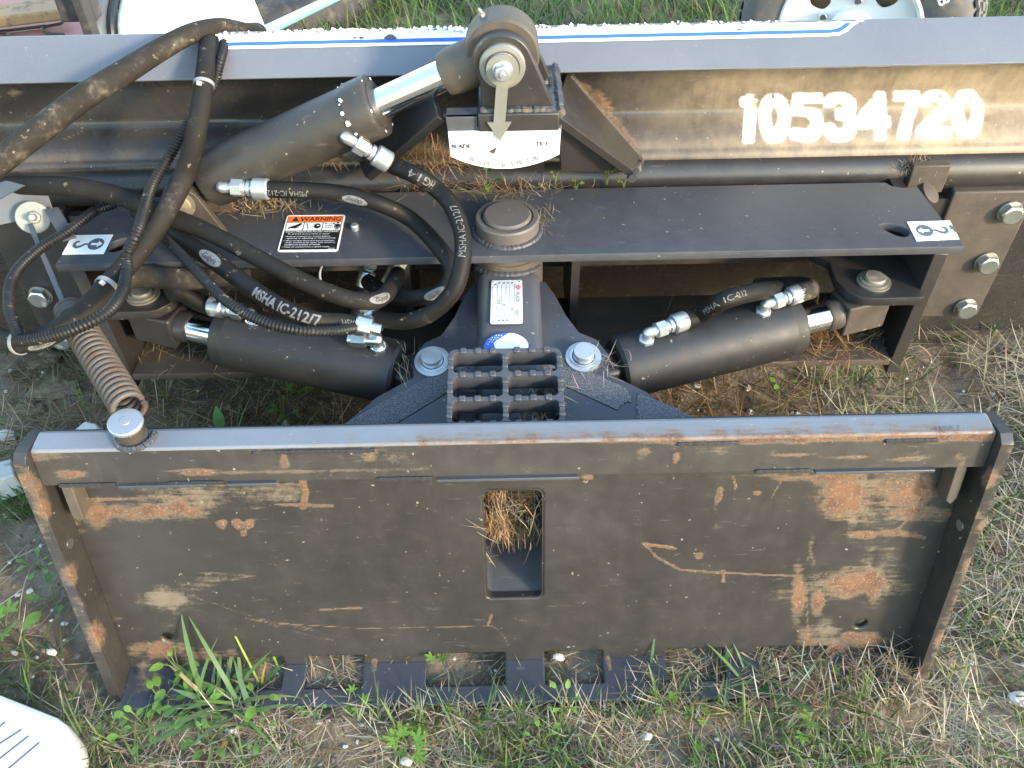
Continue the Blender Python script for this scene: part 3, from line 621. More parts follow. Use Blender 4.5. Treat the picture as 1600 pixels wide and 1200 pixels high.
for bx, by in ((.08, .95), (.92, .95), (.08, .05), (.92, .05)):
    q = quad_map((np.array([[bx, by, 0]]), []), nc)[0][0]; obj('rivet', put(lathe([(0.0013, 0), (0.0011, 0.0008), (0.0003, 0.0011)], 10), frame(q + DNV * .001, DNV)), M_ZINC, NP)
# half-hidden oval decal with a starred blue edge
oc = [dk(a_, b_, HT + .0012) for a_, b_ in ((752, 566), (830, 565), (828, 518), (754, 519))]
ov = circle(.5, .5, .46, 40)
DC = obj('oval_decal', quad_map((lambda g_: g_)(plate([ov], .0006)), oc), M_BLUE, TB, smooth=0)
sw_ = [(.30, .62)] + [(x1, y1) for x1, y1 in ov if y1 > .5 and x1 > .52][::1] + [(.96, .5), (.25, .5)]
sw_ = [(.26, .50), (.24, .62), (.40, .80), (.56, .94)] + [(x1 * 1 - .004, y1 - .006) for x1, y1 in sorted([q_ for q_ in ov if q_[0] > .58 and q_[1] > .5])] + [(.95, .40), (.26, .40)]
obj('print', quad_map(plate([sw_], .0004), oc, 0.0007), M_WHITE, DC, smooth=0)
dots = [plate([circle(.07 + .055 * i + .027 * (j % 2), .58 + .072 * j, .013, 7)], .0004) for i in range(7) for j in range(6) if .07 + .055 * i + .027 * (j % 2) < .16 + .068 * j and (.07 + .055 * i + .027 * (j % 2) - .5) ** 2 + (.08 + .072 * j) ** 2 < .185]
if dots: obj('print', quad_map(join(*dots), oc, 0.0007), M_WHITE, DC, smooth=0)

# step: cast grating of six windows with teeth
HS_ = HT + 0.036
sa, sb, s1, s2 = dl(702, 545, HS_), dl(876, 543, HS_), dl(884, 664, HS_), dl(696, 666, HS_)
sxl, sxr, syb, syf = (sa[0] + s2[0]) / 2, (sb[0] + s1[0]) / 2, (sa[1] + sb[1]) / 2, (s1[1] + s2[1]) / 2
sw, sdp = sxr - sxl, syb - syf; scx, scy = (sxl + sxr) / 2, (syb + syf) / 2
bar = 0.0060; cw = (sw - 3 * bar) / 2; chh = (sdp - 4 * bar) / 3; zs = 0.0
wins = [rrect(cw, chh, 0.006, 4, scx + sx_ * (cw + bar) / 2, scy + k * (chh + bar)) for sx_ in (-1, 1) for k in (-1, 0, 1)]
g = plate([rrect(sw, sdp, 0.010, 6, scx, scy)] + wins, 0.031, 0.0008)
ST = part('step', put((g[0] + V(0, 0, -0.031), g[1]), DF(HS_)), M_TOP, label='black grip step with six openings and raised teeth')
for j in range(4):
    yb_ = syf + bar / 2 + j * (chh + bar)
    for sx_ in (-1, 1):
        for k in (-1, 0, 1):
            xx = scx + sx_ * (cw + bar) / 2 + k * cw * 0.30
            obj('tooth', put(box(xx - 0.0040, xx + 0.0040, yb_ - 0.0042, yb_ + 0.0042, -0.003, 0.0022), DF(HS_)), M_TOP, ST, bevel=0.0014)
for i in range(3):
    xb = sxl + bar / 2 + i * (cw + bar)
    for j in range(3):
        for k in (-1, 1):
            yy = scy + (j - 1) * (chh + bar) + k * chh * 0.22
            obj('tooth', put(box(xb - 0.0038, xb + 0.0038, yy - 0.0028, yy + 0.0028, -0.003, 0.0022), DF(HS_)), M_TOP, ST, bevel=0.0012)
for sx_ in (-1, 1):
    x1 = scx + sx_ * (sw / 2 - 0.006)
    obj('step_leg', put(box(x1 - 0.004, x1 + 0.004, syf + 0.03, syb - 0.012, -HS_, -.0305), DF(HS_)), M_PAINT, ST)

# pivot barrel and cap
PVT = V(-0.002, 0.996, 0)
part('pivot_barrel', put(lathe([(0.050, 0.20), (0.050, 0.425), (0.0515, 0.427), (0.0515, 0.442), (0.049, 0.443), (0.049, 0.456)], 40), frame(PVT, V(0, 0, 1))), M_RUSTY)
part('weld_bead', weld([PVT + V(0.053 * math.sin(t), -0.053 * math.cos(t), c1[2] + hh / 2 - 0.002 + 0.004 * math.cos(2 * t)) for t in np.linspace(-1.0, 1.0, 9)], 0.0035), M_TOP)

# ---------------------------------------------------------------- angle frame
ZT, ZB = 0.470, 0.262; FYN, FYF, FX = 0.935, 1.098, 0.614
hr, hl = at(1398, 358, Z=ZT), at(190, 381, Z=ZT)
rh = [(hr[0] - .019, hr[1] + .012), (hr[0] - .004, hr[1] + .016), (hr[0] + .016, hr[1] + .006), (hr[0] + .019, hr[1] - .010), (hr[0] + .010, hr[1] - .020), (hr[0] - .003, hr[1] - .016), (hr[0] - .017, hr[1] + .002)]
lh = [(hl[0] + (hr[0] - a_), hl[1] + (b_ - hr[1])) for a_, b_ in rh]
notch = [(0.560, FYF), (0.566, FYF - .010), (0.582, FYF - .016), (0.600, FYF - .012)]
outl = [(-FX, FYN), (FX, FYN), (FX - .004, FYN + .03), (0.603, FYF - .012)] + notch[::-1] + [(-0.603, FYF)]
def rounded(poly, n=3):     # Chaikin
    for _ in range(n): poly = [q_ for (a_, b_) in zip(poly, poly[1:] + poly[:1]) for q_ in ((.75 * a_[0] + .25 * b_[0], .75 * a_[1] + .25 * b_[1]), (.25 * a_[0] + .75 * b_[0], .25 * a_[1] + .75 * b_[1]))]
    return poly
g = plate([outl, rounded(rh), rounded(lh)], 0.012, 0.0008)
FT = part('frame_top_plate', (g[0] + V(0, 0, ZT - 0.012), g[1]), M_TOP, label='long flat top plate of the angle frame')
g = plate([[(-0.578, FYN), (0.578, FYN), (0.578, FYF), (-0.578, FYF)]], 0.012, 0.0008)
FB = part('frame_bottom_plate', (g[0] + V(0, 0, ZB - 0.012), g[1]), M_DUSTY)
ZL = 0.396
for sgn in (-1, 1):
    part('frame_end_plate', box(*sorted((sgn * 0.579, sgn * 0.598)), FYN + 0.001, FYF + .06, 0.232, ZT - 0.0125), M_PAINT, bevel=0.0012)
    # lug that carries the angle cylinder's rod pin
    c = at(1365 if sgn > 0 else 224, 441 if sgn > 0 else 462, Z=ZL)
    lug = [(c[0] - sgn * .050, c[1] + .05), (c[0] - sgn * .052, c[1] + .005), (c[0] - sgn * .042, c[1] - .020), (c[0] - sgn * .028, c[1] - .033), (c[0] - sgn * .010, c[1] - .036), (sgn * .579, c[1] - .036), (sgn * .579, c[1] + .11), (c[0] - sgn * .1, c[1] + .11)]
    for zt in (ZL,):
        g = plate([lug if sgn > 0 else lug[::-1]], 0.014, 0.001); part('pin_lug', (g[0] + V(0, 0, zt - .014), g[1]), M_PAINT)
    PN = part('pin', put(lathe([(0.015, -.055), (0.015, 0.009), (0.0135, 0.011), (0.0, 0.011)], 28, False), frame(V(c[0], c[1], ZL), V(0, 0, 1))), M_ZDIRT)
    obj('washer', put(lathe([(0.0235, 0.0003), (0.0235, 0.003), (0.020, 0.0032), (0.020, 0.006), (0.0152, 0.0062)], 32, False), frame(V(c[0], c[1], ZL), V(0, 0, 1))), M_ZDIRT, PN)
    d_ = V(-0.03 * sgn, 0, 0)
    part('hidden_gusset', slab([V(sgn * .578, 1.06, ZT - .013), V(sgn * .45, 1.06, ZT - .013), V(sgn * .48, 1.06, 0.432), V(sgn * .578, 1.06, 0.41)], 0.012), M_DUSTY).name = 'frame_gusset'
# vertical webs seen through the opening
for px_ in (892, 700, 640):
    x0 = at(px_, 440, Y=1.06)[0]; part('frame_web', box(x0 - .006, x0 + .006, 0.99 if px_ == 892 else 1.03, 1.14, ZB + .001, ZT - .0125), M_PAINT)
part('frame_back_plate', box(-.578, .578, 1.142, 1.152, 0.30, 0.455), M_PAINT)
part('frame_back_channel', box(-.576, .576, 1.100, 1.1415, 0.325, 0.337), M_DUSTY)
# arrow sticker on the back plate
ac = [at(916, 416, Y=1.1415), at(952, 414, Y=1.1415), at(952, 402, Y=1.1415), at(916, 404, Y=1.1415)]
AR = part('arrow_sticker', quad_map(plate([[(0, .45), (.32, 1), (.30, .72), (1, .80), (1, .25), (.30, .22), (.32, 0)]], .0006), ac), M_GOLD, smooth=0)
obj('print', quad_map(join(rect(.30, .62, .42, .60), rect(.70, .76, .35, .65), rect(.82, .88, .35, .65)), ac, .001), M_BLACK, AR, smooth=0)
# pivot cap on the top plate
g = lathe([(0.0445, 0.0), (0.0445, 0.020), (0.0425, 0.0225), (0.0365, 0.0225), (0.036, 0.019), (0.0335, 0.019), (0.0335, 0.024), (0.031, 0.0265), (0.0, 0.027)], 48, False)
PC = part('pivot_cap', put(g, frame(PVT + V(0, 0, ZT), V(0, 0, 1))), M_PIVOT, label='round pivot cap in the middle of the frame', smooth=0.5)
obj('snap_ring', put(lathe([(0.0362, 0.0195), (0.0362, 0.0210), (0.0338, 0.0210), (0.0338, 0.0195)], 40, False), frame(PVT + V(0, 0, ZT), V(0, 0, 1))), M_RUSTY, PC)
obj('weld_bead', weld([PVT + V(0.0465 * math.sin(t), -0.0465 * math.cos(t), ZT + 0.001) for t in np.linspace(-3.1, 3.1, 40)], 0.0035), M_TOP, PC)
c = at(555, 358, Z=ZT); part('grease_plug', put(lathe([(0.006, 0), (0.006, 0.006), (0.0045, 0.008), (0.0, 0.008)], 16, False), frame(c, V(0, 0, 1))), M_ZINC2)

# stickers on the top plate
def corners(z, *pp): return [at(a_, b_, Z=z) for a_, b_ in pp]
def sticker(name, c, mat, r=.05, lab=None, parent=None):
    return obj(name, quad_map(plate([rrect(1, 1, r, 4, .5, .5)], .0006), c), mat, parent or FT, smooth=0, label=lab)
wc = corners(ZT + .0006, (433, 394), (528, 393), (540, 336), (449, 337))
asp = 1.22
WL = sticker('warning_label', wc, M_WHITE, .05, 'orange, white and black WARNING label')
lay = lambda name, gs, mat, z: obj(name, quad_map(join(*gs) if isinstance(gs, list) else gs, wc, .0006 + z), mat, WL, smooth=0)
lay('print', rect(.035, .965, .045, .565), M_BLACK, .0002); lay('print', rect(.035, .965, .795, .965), M_ORANGE, .0002)
lay('print', [rect(.035, .965, .783, .795), rect(.325, .337, .565, .795), rect(.645, .657, .565, .795), rect(.028, .036, .045, .965), rect(.964, .972, .045, .965)], M_BLACK, .0003)
tri = plate([[(.115, .825), (.225, .825), (.17, .94)], [(.163, .905), (.177, .905), (.173, .865), (.167, .865)]], .0002)
lay('print', [tri, art_text('WARNING', .595, .88, .115, .70, asp, .012)], M_BLACK, .0004)
hand = plate([[(.07, .60), (.10, .655), (.16, .69), (.21, .715), (.27, .765), (.305, .75), (.27, .69), (.215, .655), (.27, .65), (.20, .62), (.12, .625)]], .0002)
gog = plate([circle(.565, .68, .055, 16, .07), circle(.575, .695, .025, 10, .02)], .0002)
man = [rect(.875, .935, .66, .735), rect(.88, .90, .58, .66), rect(.91, .93, .58, .66), rect(.855, .87, .63, .73), rect(.94, .955, .63, .73), plate([circle(.905, .762, .018, 10)], .0002)]
lay('print', [hand, gog, (np.array([(.37, .76, 0), (.385, .76, 0), (.425, .60, 0), (.415, .59, 0)]), [(0, 3, 2, 1)]), rect(.43, .50, .672, .678), rect(.70, .84, .742, .750), plate([[(.675, .746), (.71, .765), (.71, .727)]], .0002), plate([[(.865, .746), (.83, .765), (.83, .727)]], .0002),
      art_text('KEEP', .765, .69, .035, .13, asp), art_text('AWAY', .765, .635, .035, .15, asp)] + man, M_BLACK, .0004)
tx = [('HIGH-PRESSURE FLUID HAZARD', .06, .530, .045, .88), ('To prevent serious injury or death:', .10, .462, .038, .70), ('\u2022 Relieve pressure on system before', .06, .395, .036, .76), ('repairing or adjusting or disconnecting.', .09, .345, .036, .83),
      ('\u2022 Wear proper hand and eye protection', .06, .280, .036, .84), ('when searching for leaks. Use wood or', .09, .230, .036, .84), ('cardboard instead of hands.', .09, .180, .036, .60), ('\u2022 Keep all components in good repair.', .06, .115, .036, .80), ('50594', .83, .07, .022, .11)]
lay('print', [art_text(b_, x1, y1, h_, w_, asp, left=True) for b_, x1, y1, h_, w_ in tx], M_WHITE, .0004)
for c, left in ((corners(ZT + .0006, (97, 398), (162, 397), (177, 367), (113, 368)), True), (corners(ZT + .0006, (1432, 377), (1499, 374), (1484, 345), (1417, 347)), False)):
    HS = sticker('hook_sticker', c, M_WHITE, .012)
    mx = lambda pl: [((x1 if left else 1 - x1), y1) for x1, y1 in pl]
    arr = [(.58, .56), (.74, .56), (.74, .68), (.86, .50), (.74, .32), (.74, .44), (.58, .44)]
    ring = plate([mx(circle(.70, .50, .19, 26, .30)), mx(arr)], .0003)
    hk = sweep(np.array([(x1 if left else 1 - x1, y1 * 1.0, 0) for x1, y1 in ((.51, .50), (.40, .50), (.34, .42), (.25, .36), (.17, .45), (.19, .60), (.26, .62))]), .03, 6)
    hk = (hk[0] * V(1, 1, .0), hk[1])
    hp = [(.51, .54), (.42, .54), (.36, .46), (.27, .40), (.21, .47), (.22, .58), (.28, .60), (.27, .68), (.19, .66), (.14, .52), (.17, .36), (.27, .28), (.38, .36), (.44, .46), (.51, .46)]
    obj('print', quad_map(join(ring, plate([mx(hp)], .0003)), c, .0008), M_GREYP, HS, smooth=0)
    if not left: obj('print', quad_map(join(plate([circle(.955, .62, .045, 10, .12)], .0003), plate([circle(.985, .45, .02, 8, .1)], .0003)), c, .0008), M_GREYP, HS, smooth=0)

# ---------------------------------------------------------------- moldboard
XB = 1.08
prof = [(1.118, 0.640), (1.165, 0.640), (1.192, 0.630), (1.203, 0.600), (1.207, 0.560), (1.206, 0.538), (1.200, 0.527), (1.186, 0.513), (1.165, 0.492), (1.158, 0.484), (1.165, 0.46), (1.20, 0.42), (1.225, 0.32), (1.25, 0.20), (1.28, 0.08), (1.30, -0.02)]
pp = spline([V(0, a_, b_) for a_, b_ in prof[1:]], step=0.0022)[:, 1:]
xs = np.concatenate([np.linspace(-XB, -0.25, 130), np.linspace(-0.245, 0.24, 90), np.linspace(0.243, 0.735, 330), np.linspace(0.74, XB, 40)])
n1, n2 = len(xs), len(pp)
MV = np.stack([np.broadcast_to(xs[:, None], (n1, n2)), np.broadcast_to(pp[None, :, 0], (n1, n2)), np.broadcast_to(pp[None, :, 1], (n1, n2))], -1).reshape(-1, 3)
gi = np.arange(n1 * n2).reshape(n1, n2); mq = np.stack([gi[:-1, :-1], gi[:-1, 1:], gi[1:, 1:], gi[1:, :-1]], -1).reshape(-1, 4)
x_, y_ = proj(MV); up_ = MV[:, 2] > 0.48
# stencilled lot number, sprayed: soft edges, narrow bridges
def arc(cx, cy, rx, ry, a0, a1, n=14): return [(cx + rx * math.cos(math.radians(t)), cy - ry * math.sin(math.radians(t))) for t in np.linspace(a0, a1, n)]
def digit(ch, x0, x1):
    W_, w = x1 - x0, 7.3; cx = (x0 + x1) / 2; xl, xr = x0 + w, x1 - w
    yc = 180 - (cx - 1345) * 0.021; t, b = yc - 33, yc + 33
    D = {'1': [[(cx + 3, t), (cx - 2, b)], [(cx - 6, t + 4), (cx + 3, t)]],
         '0': [arc(cx, yc, W_ / 2 - w, 33, 80, 280, 24), arc(cx, yc, W_ / 2 - w, 33, -80, 80, 20), [(cx, t), (cx + 1, t)], [(cx - 2, b), (cx + 2, b)]],
         '5': [[(xr + 1, t), (xl + 2, t), (xl, yc - 8)], [(xl, yc - 8)] + arc(cx - 1, yc + 13, W_ / 2 - w, 20, 100, -100, 18) + [(xl - 2, b - 3)]],
         '3': [arc(cx, yc - 16, W_ / 2 - w, 17, 150, -80, 16), arc(cx, yc + 15, W_ / 2 - w + 1, 19, 80, -150, 16)],
         '4': [[(xr - 3, t), (xl - 1, yc + 14)], [(xl, yc + 15), (xr + 3, yc + 13)], [(xr - 3, t), (xr - 4, b)]],
         '7': [[(xl, t), (xr + 2, t)], [(xr + 1, t), (cx - 5, b)]],
         '2': [arc(cx + 2, yc - 15, W_ / 2 - w, 18, 160, -40, 16) + [(xl - 3, b)], [(xl - 3, b), (xr, b - 1)]]}
    return [(s_, w) for s_ in D[ch]]
def seg_dist4(px, py, pts):
    d = np.full(np.shape(px), 1e9)
    for (ax, ay), (bx, by) in zip(pts[:-1], pts[1:]):
        vx, vy = bx - ax, by - ay; t = np.clip(((px - ax) * vx + (py - ay) * vy) / (vx * vx + vy * vy + 1e-9), 0, 1)
        d = np.minimum(d, ((px - ax - t * vx) ** 4 + (py - ay - t * vy) ** 4) ** .25)
    return d
wht = np.zeros(len(x_)); sel = (x_ > 1130) & (x_ < 1560) & (y_ > 115) & (y_ < 250) & up_
dsum = np.full(sel.sum(), 1e9); xs_, ys_ = x_[sel], y_[sel]
for ch, a_, b_ in (('1', 1158, 1181), ('0', 1185, 1230), ('5', 1235, 1282), ('3', 1284, 1333), ('4', 1337, 1383), ('7', 1394, 1432), ('2', 1432, 1480), ('0', 1484, 1530)):
    for s_, w in digit(ch, a_, b_): dsum = np.minimum(dsum, seg_dist4(xs_ + 2 * (fbm(xs_ / 9, ys_ / 9, 31) - .5), ys_ + 2 * (fbm(xs_ / 9, ys_ / 9, 33) - .5), s_) - w)
over = (1.0 - np.clip((dsum + 3.4) / 7.0, 0, 1)) * (0.72 + 0.5 * fbm(xs_ / 14, ys_ / 10, 77)); halo = 0.30 * np.exp(-np.maximum(dsum, 0) / 5.0) * (ys_ > 150)
for bx, by, br in ((1206, 148, 3), (1206, 214, 2.5), (1466, 148, 3.5), (1452, 156, 4), (1512, 148, 3), (1361, 152, 2), (1178, 158, 7), (1427, 158, 3)):      # stencil bridges and a torn edge
    over *= np.clip(np.hypot(xs_ - bx, (ys_ - by) / 2.2) / br - .4, 0, 1)
wht[sel] = np.clip(over + halo, 0, 1)
sun_glow = np.clip((x_ - 930) / 300, 0, 1) * up_  # sun's warm glow over the right half, laid in as dust colour
glow_dust = 0.80 * sun_glow * (0.85 + .3 * fbm(x_ / 60, y_ / 30, 51)) + 0.30 * np.exp(-((y_ - (236 - (x_ - 800) * .02)) / 10) ** 2) * up_ + 0.02 * (~up_)
rst = wear(MV, [(905, 140, 20, 14, .8), (930, 165, 22, 22, .75), (965, 210, 12, 18, .6), (318, 212, 8, 7, .9), (900, 250, 40, 8, .4), (1550, 190, 30, 8, .35)], [([(890, 120), (940, 170), (985, 225)], 9, .6)], seed=17)
scm = wear(MV, [(1560, 165, 26, 6, .5), (25, 140, 12, 8, .7), (180, 130, 10, 5, .5)], [([(1236, 135), (1236, 178)], 1.2, .6), ([(105, 220), (135, 208)], 1.2, .7), ([(135, 190), (130, 215)], 1, .6), ([(170, 210), (172, 216)], 1.5, .5), ([(1060, 170), (1062, 215)], 1, .3)], seed=18)
me = mesh_np('moldboard', MV, mq, M_MOLD, dict(wht=wht, dust=glow_dust, rust=rst, scr=scm))
MB = bpy.data.objects.new('moldboard', me); col.objects.link(MB); MB.parent = BL; MB.matrix_parent_inverse = Matrix.Translation(-base_of(BL))
md = MB.modifiers.new('thickness', 'SOLIDIFY'); md.thickness = 0.008; md.offset = 1
MB['label'] = 'long curved moldboard stencilled 10534720 in white'
# folded top shield
BYF, BZF, BYT, BZT = 1.100, 0.648, 1.150, 0.690
bp = [(BYF + .006, BZF - .004), (BYF, BZF), (BYT - .003, BZT - .0025), (BYT + .002, BZT), (1.157, 0.6865), (1.180, 0.668), (1.250, 0.632), (1.248, 0.628), (1.178, 0.662), (1.155, 0.680), (BYT, BZT - .006), (BYF + .008, BZF + .0015)]
g = prism(bp, -XB - .01, XB + .01); v = g[0][:, [2, 0, 1]]
v, f = cutup(v, g[1], 0, 1, 200)
TS = part('top_shield', (v, f), M_SHIELD, bevel=0.0015, fix=True, attrs=None, label='sloping top shield with white and blue stripe decal')
part('shield_closing_plate', box(-XB, XB, 1.166, 1.172, 0.628, 0.662), M_PAINT)
bn = unit(np.cross(V(1, 0, 0), V(0, BYT - BYF, BZT - BZF))); bo = V(0, BYF, BZF)
def on_shield(px, py, lift=0.0008): return hit(px, py, bo + bn * lift, bn)
def shield_sheet(name, pts, mat, lift, parent):
    ex, ey = V(1, 0, 0), unit(V(0, BYT - BYF, BZT - BZF)); lo = bo + bn * lift
    pl = [((q_ - lo) @ ex, (q_ - lo) @ ey) for q_ in (on_shield(a_, b_, lift) for a_, b_ in pts)]
    return obj(name, put(plate([pl], .0008), (lo, ex, ey, bn)), mat, parent, smooth=0)
def row(px, r0): return r0 - (px - 800) * 0.0213
r_ = random.Random(4)
low = [(px_, row(px_, 67.5)) for px_ in range(330, 1301, 30)] + [(1312, row(1312, 66)), (1324, row(1324, 60)), (1333, row(1333, 52)), (1342, row(1342, 46)), (1350, row(1350, 44.5))]
topd = []
px_ = 1350
while px_ > 330: topd.append((px_, row(px_, 44.5 + r_.uniform(-.8, 1.6)))); px_ -= r_.uniform(4, 11)
DW = shield_sheet('stripe_decal', low + topd, M_FLAKE, .0006, TS)
bl = [(px_, row(px_, 62.5)) for px_ in range(335, 1301, 30)] + [(1312, row(1312, 61)), (1322, row(1322, 55)), (1330, row(1330, 48))] + [(1322, row(1322, 47)), (1312, row(1312, 54)), (1302, row(1302, 56.5))] + [(px_, row(px_, 57)) for px_ in range(1290, 334, -30)]
shield_sheet('print', bl, M_BLUE, .0018, DW)
# crumbs of flaking decal and litter along the shield's crest
fl = []
for _ in range(620):
    px_ = r_.choice([r_.uniform(330, 1230), r_.uniform(430, 760)]); base_ = on_shield(px_, row(px_, 45), .001) + V(0, r_.uniform(-.004, .006), r_.uniform(-.0015, .002)); s_ = r_.uniform(.0006, .0022) * (1.6 if r_.random() < .12 else 1)
    bx = box(-s_, s_, -s_ * r_.uniform(.4, 1), s_ * r_.uniform(.4, 1), -s_ * .4, s_ * r_.uniform(.3, .9)); bx = (bx[0] + rng.normal(0, s_ * .35, (8, 3)), bx[1])
    fl.append(put(bx, frame(base_, V(r_.uniform(-.5, .5), r_.uniform(-.5, .5), 1), V(r_.uniform(-1, 1), r_.uniform(-1, 1), 0))))
CR = obj('decal_crumbs', join(*fl), M_FLAKE, TS, smooth=0); CR['kind'] = 'stuff'
for px_, s_ in ((610, 9), (565, 4), (555, 3), (1155, 3), (300, 0)):
    if s_: shield_sheet('bare_patch', [(px_ + s_ * math.cos(t) * (1 + .3 * math.sin(3 * t)), row(px_, 54) + s_ * .45 * math.sin(t)) for t in np.linspace(0, 6, 12)], M_TOP, .0030, DW)
# round tube along the foot of the moldboard's back
tb = sweep(spline([V(-XB, 1.160, 0.4545), V(XB, 1.160, 0.4545)], step=.02), .0315, 28)
part('back_tube', tb[:2], M_PAINT, label='round steel tube running along the moldboard')
x0 = at(1452, 275, Y=1.13)[0]
part('tube_bracket', box(x0 - .035, x0 + .022, 1.118, 1.135, 0.437, 0.484), M_DUSTY, bevel=.002)
g = put(lathe([(0.018, -.02), (0.018, .0), (.010, .003)], 20), frame(at(1455, 300, Y=1.11), V(.5, -.4, .75))); part('bracket_boss', g, M_DUSTY)
# oval maker's mark and torn sticker under the shield, left
def on_mold(px, py, Y=1.2045): return at(px, py, Y=Y)
oc2 = [on_mold(188, 168), on_mold(220, 168), on_mold(220, 118), on_mold(188, 118)]
rg = plate([circle(.5, .5, .5, 36), circle(.5, .5, .455, 36)], .0004); rg2 = plate([circle(.5, .5, .34, 30), circle(.5, .5, .30, 30)], .0004)
lt = []
for k, ch in enumerate('GENUINE SERVICE'):
    a_ = math.radians(200 + k * 10.0)
    t_, f_ = text2d(ch, .16) if ch != ' ' else (np.zeros((0, 3)), [])
    if len(t_):
        c_, s_ = math.cos(a_ + math.pi / 2), math.sin(a_ + math.pi / 2); t_ = np.stack([t_[:, 0] * c_ - t_[:, 1] * s_ + .5 + .40 * math.cos(a_), t_[:, 0] * s_ + t_[:, 1] * c_ + .5 + .40 * math.sin(a_), t_[:, 2]], -1); lt.append((t_, f_))
chk = plate([[(.32, .62), (.40, .66), (.48, .38), (.66, .58), (.72, .52), (.50, .26), (.42, .28)]], .0004)
def no_scale(gs): return quad_map(join(*gs), oc2, .0012)
part('oval_mark', no_scale([rg, rg2, chk] + lt), M_GOLD, smooth=0)
tc = [on_mold(18, 148), on_mold(30, 148), on_mold(30, 132), on_mold(18, 132)]
part('sticker_scrap', quad_map(plate([[(0, .0), (.3, .3), (.15, .7), (.45, 1), (1, 1), (1, .45), (.6, .35), (.25, .0)]], .0004), tc, .001), M_GOLD, smooth=0)
# end brackets with bolts
for sgn in (-1, 1):
    part('end_bracket', box(*sorted((sgn * .684, sgn * .812)), 1.120, 1.140, .184, .436), M_DUSTY if sgn > 0 else M_PAINT, bevel=.003)
    part('end_bracket_web', box(*sorted((sgn * .64, sgn * .684)), 1.127, 1.142, .19, .42), M_PAINT)
    for z in (.400, .303, .207):
        if sgn < 0 and z == .400: continue
        B_ = part('bolt', put(hexp(.0175, 0.004, .017), frame(V(sgn * .781, 1.120, z if sgn > 0 else z - .03), V(0, -1, 0), V(.9, 0, .3 + z))), M_ZINC, bevel=.0008)
        obj('washer', put(cyl(.019, 0, .0045, 26, .0006), frame(V(sgn * .781, 1.120, z if sgn > 0 else z - .03), V(0, -1, 0))), M_ZDIRT, B_)
    part('cutting_edge', box(*sorted((sgn * .02, sgn * XB)), 1.288, 1.302, -.02, .075), M_DUSTY, bevel=.002) if sgn > 0 else part('cutting_edge', box(-XB, -.02, 1.288, 1.302, -.02, .075), M_DUSTY, bevel=.002)

# ---------------------------------------------------------------- tilt yoke, braces, scale and pointer
YK = at(785, 102, Y=0.985)                       # tilt pin
ybz = at(800, 172, Y=0.985)[2]                   # top of the yoke block
xl, xr = at(752, 172, Y=.985)[0], at(866, 172, Y=.985)[0]
er = 0.036
ear = [(xl, ybz)] + [(xr, ybz)] + [(YK[0] + er * math.cos(t), YK[2] + er * math.sin(t)) for t in np.linspace(math.radians(24), math.radians(180), 18)] + [(xl, YK[2] - .02)]
def ear_at(y, th): g_ = prism(ear, 0, th); return g_[0][:, [0, 2, 1]] * V(1, 1, 1) + V(0, y, 0), g_[1]
E1 = part('yoke_ear', ear_at(.985, .018), M_PAINT, bevel=.0015, fix=True); part('yoke_ear', ear_at(1.058, .018), M_PAINT, bevel=.0015, fix=True)
bx0, bx1 = at(747, 190, Y=.975)[0], at(874, 190, Y=.975)[0]; bz0 = at(800, 206, Y=.975)[2]
YB = part('yoke_block', box(bx0, bx1, .975, 1.165, bz0, ybz), M_PAINT, bevel=.002)
part('yoke_post', box(bx0 + .01, bx1 - .01, 1.135, 1.17, .48, bz0), M_PAINT)
for y in (.983, 1.056, 1.0775):
    part('weld_bead', weld([V(x1, y, ybz + .001) for x1 in np.linspace(xl, xr, 6)], .0045), M_WELD)
part('weld_bead', weld([V(bx1 + .001, y1, ybz - .004) for y1 in np.linspace(.98, 1.15, 6)], .006), M_WELD)
# braces down to the back tube
for sgn in (-1, 1):
    if sgn > 0: P4 = [at(868, 178, Y=.985), at(990, 268, Y=1.085), at(1000, 243, Y=1.150), at(886, 112, Y=1.168)]
    else: P4 = [V(-0.025, 0, 0) + V(-1, 1, 1) * (q_ - V(0.0, 0, 0)) for q_ in (at(868, 178, Y=.985), at(990, 268, Y=1.085), at(1000, 243, Y=1.150), at(886, 112, Y=1.168))][::-1]
    part('brace', slab(P4, .012), M_PAINT, bevel=.001, fix=True)
    if sgn > 0:
        part('weld_bead', weld([P4[2] + (P4[3] - P4[2]) * t for t in np.linspace(0, .95, 7)], .004), M_RUSTY)
        part('weld_bead', weld([P4[1] + (P4[2] - P4[1]) * t + V(0, 0, -.008) for t in np.linspace(-.1, 1, 4)], .007), M_WELD)
q0, q1 = at(873, 205, Y=1.0), at(940, 262, Y=1.12)
part('brace_web', slab([at(872, 190, Y=1.01), at(878, 268, Y=1.07), at(940, 268, Y=1.10), at(965, 262, Y=1.10)], .008), M_PAINT)
# pin hardware
fr = frame(V(YK[0], .985, YK[2]), V(0, -1, 0))
PNT = part('tilt_pin', put(cyl(.019, -.11, .006, 30), fr), M_DUSTY)
obj('flange_washer', put(lathe([(.0275, .0), (.0275, .005), (.026, .007), (.021, .0075), (.020, .0055)], 36), fr), M_YZINC, PNT)
obj('washer', put(lathe([(.0185, .006), (.0185, .0085), (.0165, .010), (.0155, .0105), (.0155, .013)], 30), fr), M_ZINC2, PNT)
obj('pin_bolt', put(join(lathe([(.0125, .013), (.0125, .0155), (.011, .017)], 24), hexp(.0098, .016, .026), cyl(.0035, .025, .029, 12)), fr), M_ZINC2, PNT, bevel=.0006)
